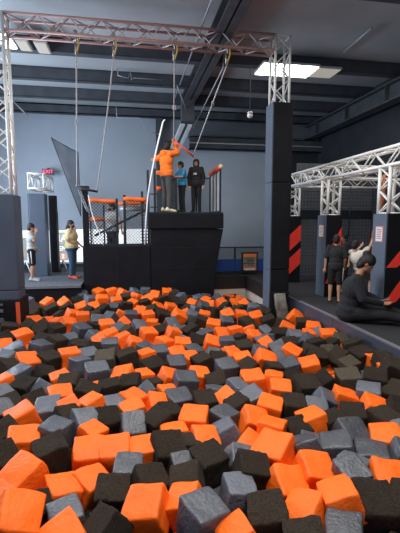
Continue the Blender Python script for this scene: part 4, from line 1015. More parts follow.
O 0.289 6.907 -0.374 0.257 0.26 0.10 0.38|orange foam cube between grey and black cubes in far half, below orange hoodie
D 1.062 6.961 -0.374 0.258 -0.02 -0.37 0.41|black foam cube between grey and charcoal cubes in far half, below black hoodie
O 0.522 6.350 -0.375 0.237 0.22 0.12 0.69|orange foam cube between grey and orange cubes just beyond mid-pit, below orange hoodie
K 0.417 5.874 -0.374 0.241 0.19 0.02 0.15|charcoal foam cube between two orange cubes just beyond mid-pit, below orange hoodie
K 0.935 5.831 -0.376 0.227 0.31 0.09 0.50|charcoal foam cube between orange and black cubes just beyond mid-pit, below black hoodie
O 1.498 5.797 -0.427 0.239 0.02 -0.20 -0.03|farther orange foam cube between charcoal and orange cubes just beyond mid-pit, below notice board
O 3.239 6.014 -0.302 0.259 0.14 -0.05 -0.27|orange foam cube between grey and taupe-topped cubes in far half, below boy in charcoal
D 2.827 5.611 -0.305 0.241 -0.06 -0.17 -0.09|black foam cube between charcoal and black cubes just beyond mid-pit, below leftmost red slashes
D 2.606 5.155 -0.307 0.224 0.45 0.11 -0.03|black foam cube between black and taupe-topped cubes just beyond mid-pit, below leftmost red slashes
D -1.336 7.431 -0.358 0.251 0.22 0.03 0.71|black foam cube between black and orange cubes in far half, below woman in yellow
O -1.195 7.837 -0.371 0.267 0.35 0.32 0.48|orange foam cube between orange and charcoal cubes in far half, below woman in yellow
O -1.988 6.582 -0.374 0.237 0.43 0.13 0.55|orange foam cube left of a charcoal cube just beyond mid-pit, at left edge
D -1.474 6.863 -0.374 0.234 0.20 0.12 -0.37|black foam cube between orange and black cubes just beyond mid-pit, below child in shorts
O -0.459 7.613 -0.381 0.270 0.17 -0.01 0.28|orange foam cube between black and charcoal cubes in far half, below left fence bay
O -0.124 6.683 -0.374 0.246 -0.08 -0.38 0.34|orange foam cube between two orange cubes in far half, below middle fence bay
O 0.961 8.075 -0.366 0.285 0.36 0.51 0.20|orange foam cube between grey and orange cubes near far end, below turquoise boy
O 0.799 6.197 -0.375 0.247 0.18 0.15 -0.01|orange foam cube between orange and black cubes just beyond mid-pit, below turquoise boy
G 0.205 6.101 -0.376 0.222 0.24 -0.04 0.67|grey foam cube between orange and charcoal cubes just beyond mid-pit, below middle fence bay
O 2.066 6.448 -0.379 0.238 0.35 0.15 0.24|orange foam cube between black and grey cubes in far half, below notice board
K 1.225 5.716 -0.404 0.221 0.68 0.04 -0.56|charcoal foam cube between black and orange cubes just beyond mid-pit, below tower's right end
G 2.265 5.763 -0.378 0.231 0.41 -0.35 -0.03|grey foam cube between orange and black cubes just beyond mid-pit, below padded column
D 2.619 5.411 -0.333 0.229 0.16 0.31 -0.15|black foam cube between orange and black cubes just beyond mid-pit, below leftmost red slashes
B 3.259 5.664 -0.271 0.228 0.42 0.24 0.01|taupe-topped foam cube between black and orange cubes just beyond mid-pit, below boy in charcoal
G 0.177 4.500 -0.355 0.195 0.43 -0.58 0.32|grey foam cube between black and orange cubes in near half, below orange hoodie
G -0.634 6.928 -0.375 0.228 0.45 0.27 0.87|grey foam cube between charcoal and orange cubes in far half, below left fence bay
O 0.726 6.867 -0.368 0.242 0.10 0.37 0.27|orange foam cube between two black cubes in far half, below turquoise boy
K 1.279 6.665 -0.372 0.239 0.02 -0.36 0.18|charcoal foam cube between black and orange cubes in far half, below black hoodie
O 1.276 6.220 -0.377 0.236 0.39 0.37 -0.01|orange foam cube between black and charcoal cubes just beyond mid-pit, below tower's right end
K 1.530 6.177 -0.377 0.241 0.05 -0.00 -0.13|charcoal foam cube between orange and black cubes just beyond mid-pit, below tower's right end
D 2.625 7.208 -0.323 0.259 0.11 -0.37 -0.05|black foam cube between orange and black cubes near far end, below padded column
D 2.817 6.971 -0.328 0.242 0.16 0.30 0.27|black foam cube between black and orange cubes in far half, below padded column
D 3.196 6.880 -0.323 0.264 0.12 -0.07 -0.33|black foam cube between two orange cubes in far half, below leftmost red slashes
G 2.717 6.195 -0.331 0.231 0.30 0.09 -0.03|grey foam cube between black and orange cubes in far half, below leftmost red slashes
D 2.524 5.937 -0.375 0.237 0.25 -0.12 -0.25|black foam cube between grey and charcoal cubes just beyond mid-pit, below padded column
D 3.039 5.546 -0.284 0.214 0.30 -0.08 -1.24|black foam cube between black and taupe-topped cubes just beyond mid-pit, below boy in charcoal
D 3.275 4.628 -0.205 0.202 0.43 0.06 0.04|black foam cube right of an orange cube in mid-pit, at right edge
O 0.142 5.022 -0.377 0.195 0.22 0.16 0.56|orange foam cube between orange and black cubes in mid-pit, below middle fence bay
O -1.211 8.540 -0.361 0.259 0.25 0.34 0.53|right-hand orange foam cube between black and orange cubes near far end, below woman in yellow
O -0.352 6.984 -0.375 0.233 0.09 -0.24 0.33|orange foam cube between orange and charcoal cubes in far half, below left fence bay
D -0.571 6.255 -0.376 0.218 0.77 0.20 0.29|black foam cube between grey and orange cubes just beyond mid-pit, below left fence bay
K -0.224 7.340 -0.378 0.231 0.44 -0.34 0.51|charcoal foam cube between orange and taupe-topped cubes in far half, below middle fence bay
O 0.040 6.435 -0.375 0.221 0.30 0.40 0.34|orange foam cube between orange and grey cubes just beyond mid-pit, below middle fence bay
D 0.641 8.213 -0.357 0.261 0.33 0.33 0.26|black foam cube between two orange cubes near far end, below orange hoodie
G 0.145 7.463 -0.373 0.238 0.58 0.07 0.36|grey foam cube between taupe-topped and orange cubes in far half, below middle fence bay
D 0.529 7.075 -0.378 0.236 0.34 -0.20 0.22|black foam cube between two orange cubes in far half, below orange hoodie
O 1.536 7.263 -0.366 0.256 0.22 0.16 -0.30|orange foam cube between black and charcoal cubes in far half, below tower's right end
K 1.808 7.382 -0.355 0.246 0.31 0.18 0.15|charcoal foam cube between two orange cubes near far end, below tower's right end
D 2.220 7.393 -0.373 0.240 0.16 -0.05 0.28|black foam cube between two orange cubes near far end, below notice board
O 1.541 6.693 -0.376 0.225 0.67 0.15 0.23|orange foam cube between two charcoal cubes in far half, below tower's right end
O 1.843 6.822 -0.374 0.229 -0.08 -0.11 0.25|orange foam cube between two orange cubes in far half, below notice board
D 1.787 6.347 -0.375 0.216 0.10 -0.14 -0.99|black foam cube between charcoal and orange cubes in far half, below notice board
G 1.910 5.654 -0.375 0.212 0.16 0.26 0.00|grey foam cube between black and orange cubes just beyond mid-pit, below notice board
O 3.236 7.404 -0.320 0.264 0.44 0.63 -0.29|orange foam cube between two black cubes near far end, below leftmost red slashes
O 3.239 6.594 -0.323 0.246 0.24 0.03 -0.34|orange foam cube between black and orange cubes in far half, below leftmost red slashes
K 2.801 5.898 -0.325 0.236 0.56 0.56 -0.44|charcoal foam cube between grey and black cubes just beyond mid-pit, below leftmost red slashes
O 2.120 5.969 -0.354 0.210 0.37 0.51 -1.10|orange foam cube between two grey cubes just beyond mid-pit, below padded column
O 3.268 5.461 -0.330 0.213 0.04 -0.21 -0.16|orange foam cube between taupe-topped and black cubes just beyond mid-pit, below seated person
D -1.850 7.682 -0.336 0.239 0.32 -0.51 0.64|black foam cube between two black cubes in far half, below child in shorts
O -0.977 8.330 -0.367 0.261 0.10 0.03 0.14|orange foam cube between orange and black cubes near far end, below left fence bay
D -0.724 7.555 -0.378 0.231 0.05 0.39 0.44|black foam cube between charcoal and grey cubes in far half, below left fence bay
O -0.502 6.690 -0.374 0.230 0.49 -0.49 0.07|orange foam cube between two grey cubes just beyond mid-pit, below left fence bay
B -0.074 7.141 -0.369 0.222 0.00 -0.56 0.51|taupe-topped foam cube between charcoal and grey cubes in far half, below middle fence bay
O 0.349 8.212 -0.372 0.254 0.09 -0.05 0.14|left-hand orange foam cube between orange and black cubes near far end, below orange hoodie
D 1.049 6.361 -0.372 0.225 0.44 0.28 -0.08|black foam cube between orange and charcoal cubes just beyond mid-pit, below black hoodie
D 1.364 7.622 -0.373 0.255 0.16 0.37 -0.16|black foam cube between grey and orange cubes near far end, below black hoodie
O 2.275 7.979 -0.378 0.253 0.17 0.19 -0.03|left-hand orange foam cube between two black cubes near far end, below notice board
O 2.511 7.662 -0.352 0.247 0.32 -0.14 -0.00|right-hand orange foam cube between two black cubes near far end, below notice board
D 2.219 7.064 -0.383 0.221 0.07 0.37 -1.16|black foam cube between black and grey cubes in far half, below notice board
O 2.761 6.686 -0.323 0.241 0.09 0.43 -0.40|orange foam cube between black and grey cubes in far half, below padded column
O 3.279 4.808 -0.277 0.195 -0.03 -0.02 -1.24|orange foam cube between two black cubes in mid-pit, below seated person
K -0.426 8.262 -0.372 0.235 0.06 -0.65 0.83|charcoal foam cube between black and orange cubes near far end, below left fence bay
D -1.716 9.220 -0.369 0.278 0.20 -0.41 0.18|black foam cube between orange and black cubes near far end, below woman in yellow
O -1.433 8.040 -0.373 0.217 0.27 -0.18 -0.68|left-hand orange foam cube between black and orange cubes near far end, below woman in yellow
G -0.002 8.288 -0.358 0.248 0.12 0.10 0.11|grey foam cube between two orange cubes near far end, below middle fence bay
O 0.884 8.972 -0.370 0.252 0.21 0.23 0.22|right-hand orange foam cube between orange and black cubes near far end, below orange hoodie
G 0.771 7.649 -0.373 0.218 0.81 -0.09 0.35|grey foam cube between black and orange cubes near far end, below orange hoodie
O 1.992 7.995 -0.349 0.236 0.56 -0.27 0.10|orange foam cube between two black cubes near far end, below tower's right end
O 2.106 6.795 -0.366 0.221 -0.26 -0.35 -0.06|orange foam cube between orange and grey cubes in far half, below notice board
G 2.378 6.741 -0.372 0.207 0.17 0.47 -0.98|grey foam cube between orange and black cubes in far half, below padded column
G 2.305 6.396 -0.399 0.199 -0.19 0.02 0.37|grey foam cube between grey and black cubes in far half, below padded column
G -0.979 9.970 -0.317 0.257 0.17 0.18 0.56|grey foam cube between grey and orange cubes at far end, below left fence bay
O -0.683 9.809 -0.297 0.268 0.22 0.04 0.26|nearer orange foam cube between grey and orange cubes at far end, below left fence bay
G -0.671 8.058 -0.372 0.235 0.46 0.15 0.27|grey foam cube between black and charcoal cubes near far end, below left fence bay
D 1.808 8.420 -0.371 0.233 -0.17 0.11 -0.91|black foam cube between orange and grey cubes near far end, below tower's right end
D -2.114 9.293 -0.370 0.252 0.44 -0.32 0.44|farther black foam cube between orange and black cubes near far end, below child in shorts
O -1.969 9.998 -0.363 0.254 0.10 -0.49 0.72|orange foam cube between grey and black cubes at far end, below child in shorts
O 1.173 8.363 -0.398 0.232 0.23 -0.24 0.38|orange foam cube between orange and grey cubes near far end, below turquoise boy
O 0.213 8.531 -0.339 0.227 0.68 0.06 -0.33|farther orange foam cube between grey and orange cubes near far end, below middle fence bay
G 1.251 8.094 -0.368 0.233 0.23 0.35 0.02|grey foam cube between two orange cubes near far end, below black hoodie
G 2.132 6.212 -0.385 0.198 -0.02 -0.19 -0.04|grey foam cube between orange and grey cubes just beyond mid-pit, below notice board
O 2.962 6.206 -0.307 0.195 0.27 0.14 0.21|orange foam cube between two grey cubes in far half, below leftmost red slashes
G 3.179 6.281 -0.341 0.201 0.36 -0.56 -0.18|grey foam cube between two orange cubes in far half, below leftmost red slashes
G -1.184 10.537 -0.320 0.264 0.16 -0.36 0.33|grey foam cube between black and grey cubes at far end, below left fence bay
O -0.823 10.710 -0.281 0.258 0.19 -0.18 0.85|farther orange foam cube between grey and orange cubes at far end, below left fence bay
O -0.489 10.708 -0.278 0.261 -0.06 -0.24 0.60|orange foam cube between two orange cubes at far end, below left fence bay
O -0.329 9.589 -0.314 0.252 0.20 -0.08 0.20|orange foam cube between orange and black cubes at far end, below middle fence bay
D -0.098 9.243 -0.348 0.249 0.02 0.17 0.16|black foam cube between charcoal and orange cubes at far end, below middle fence bay
O -1.098 9.273 -0.361 0.253 0.39 -0.32 0.10|orange foam cube between two black cubes near far end, below woman in yellow
O -0.819 9.266 -0.364 0.240 0.47 -0.16 0.33|orange foam cube between two black cubes at far end, below left fence bay
D -0.587 9.058 -0.364 0.229 0.04 -0.43 0.63|black foam cube between orange and charcoal cubes near far end, below left fence bay
D -0.739 8.506 -0.374 0.238 0.07 -0.22 0.03|black foam cube between two black cubes near far end, below left fence bay
D 0.332 9.449 -0.352 0.244 0.12 -0.16 0.29|black foam cube between orange and black cubes at far end, below middle fence bay
O 0.596 9.062 -0.377 0.237 0.27 0.41 0.31|orange foam cube between black and orange cubes at far end, below orange hoodie
O 0.217 8.797 -0.413 0.240 0.59 -0.34 0.10|nearer orange foam cube between grey and orange cubes near far end, below middle fence bay
D 1.135 9.213 -0.361 0.237 0.28 0.12 0.38|black foam cube between two black cubes at far end, below turquoise boy
G 1.645 8.934 -0.369 0.241 0.37 0.35 0.13|grey foam cube between grey and orange cubes at far end, below black hoodie
D 2.174 8.857 -0.371 0.229 0.42 -0.21 -1.02|black foam cube between two orange cubes at far end, below tower's right end
G 2.667 8.361 -0.326 0.245 0.28 0.22 -0.23|grey foam cube between two black cubes near far end, below notice board
D 1.958 7.631 -0.398 0.207 0.01 -0.23 0.57|black foam cube between charcoal and orange cubes near far end, below notice board
O -1.558 9.876 -0.353 0.247 0.33 -0.65 0.50|orange foam cube between orange and black cubes at far end, below woman in yellow
D -1.408 9.165 -0.348 0.250 0.12 -0.39 0.10|black foam cube between two black cubes near far end, below woman in yellow
D -1.484 8.670 -0.384 0.217 -0.26 -0.38 0.84|black foam cube between black and orange cubes near far end, below woman in yellow
D -2.049 8.808 -0.371 0.220 0.22 -0.01 -0.31|nearer black foam cube between orange and black cubes near far end, below child in shorts
O -0.157 7.812 -0.373 0.200 0.36 0.67 -0.47|nearer orange foam cube between charcoal and grey cubes near far end, below middle fence bay
O -0.209 8.514 -0.377 0.228 -0.09 0.48 -0.03|farther orange foam cube between charcoal and grey cubes near far end, below middle fence bay
O 0.400 7.638 -0.373 0.212 0.04 0.05 -0.18|orange foam cube between orange and grey cubes in far half, below orange hoodie
G 0.848 7.137 -0.375 0.195 0.35 0.39 0.49|grey foam cube between orange and black cubes in far half, below turquoise boy
O 1.513 8.095 -0.372 0.227 0.15 0.19 -0.21|orange foam cube between grey and black cubes near far end, below black hoodie
O -0.193 10.506 -0.268 0.240 0.16 0.45 0.55|orange foam cube between orange and grey cubes at far end, below middle fence bay
D -1.294 9.980 -0.334 0.224 0.61 -0.15 0.73|black foam cube between black and grey cubes at far end, below woman in yellow
D -1.317 9.447 -0.387 0.216 0.01 0.17 0.79|black foam cube between black and orange cubes at far end, below woman in yellow
D -0.916 8.959 -0.368 0.212 0.12 -0.60 0.78|black foam cube between two orange cubes near far end, below left fence bay
O 0.139 9.978 -0.284 0.227 -0.25 0.18 -0.73|orange foam cube between black and orange cubes at far end, below middle fence bay
O 0.617 10.144 -0.305 0.243 0.65 0.07 -0.31
O 0.420 9.752 -0.323 0.234 0.58 -0.49 0.27
D 0.807 9.727 -0.326 0.239 -0.09 -0.29 0.22
D 1.065 9.734 -0.375 0.237 0.52 0.31 0.19
O 0.045 9.499 -0.361 0.221 0.24 0.23 -0.65
D 1.350 9.527 -0.379 0.230 0.21 0.36 0.30
O 1.431 9.253 -0.364 0.225 0.59 0.18 -0.58
D 1.275 8.861 -0.381 0.215 0.01 -0.47 0.55
O 2.187 9.431 -0.397 0.225 0.17 0.53 -0.98
O 2.671 9.906 -0.540 0.241 0.11 0.24 -0.68
G 2.055 8.282 -0.369 0.227 0.02 0.43 -0.38
D 2.476 8.629 -0.376 0.214 -0.12 -0.16 0.54
D 2.720 7.782 -0.270 0.211 0.36 0.30 -0.74
G -2.457 10.229 -0.368 0.229 0.03 -0.28 0.76
D 0.471 8.800 -0.359 0.224 0.37 -0.31 -0.34
D 2.289 8.459 -0.385 0.215 0.29 -0.63 0.26
D 2.720 8.060 -0.310 0.209 0.11 -0.19 -0.95
D -0.109 9.797 -0.263 0.234 0.29 -0.16 -0.05
K -0.363 9.192 -0.358 0.210 0.41 -0.05 -0.32
G 0.091 10.730 -0.294 0.225 -0.24 0.47 -0.96
G 0.391 10.712 -0.285 0.255 0.03 0.04 -0.09
O 0.973 10.717 -0.341 0.247 0.42 0.07 0.01
D 1.179 10.509 -0.342 0.225 0.21 -0.36 0.52
G 1.287 10.133 -0.352 0.219 0.35 -0.12 -0.85
G 1.688 9.866 -0.366 0.216 0.10 -0.03 0.60
O 1.844 9.599 -0.369 0.213 0.27 0.17 -0.91
K 2.232 10.091 -0.430 0.222 0.32 0.56 -0.86
O 2.774 9.432 -0.444 0.219 0.55 -0.42 0.11
O -2.283 9.033 -0.370 0.206 0.12 -0.33 0.57
G 1.432 8.717 -0.361 0.195 0.09 0.22 0.45
O 1.878 9.140 -0.372 0.201 0.82 -0.14 -0.49
""".strip().split('\n')
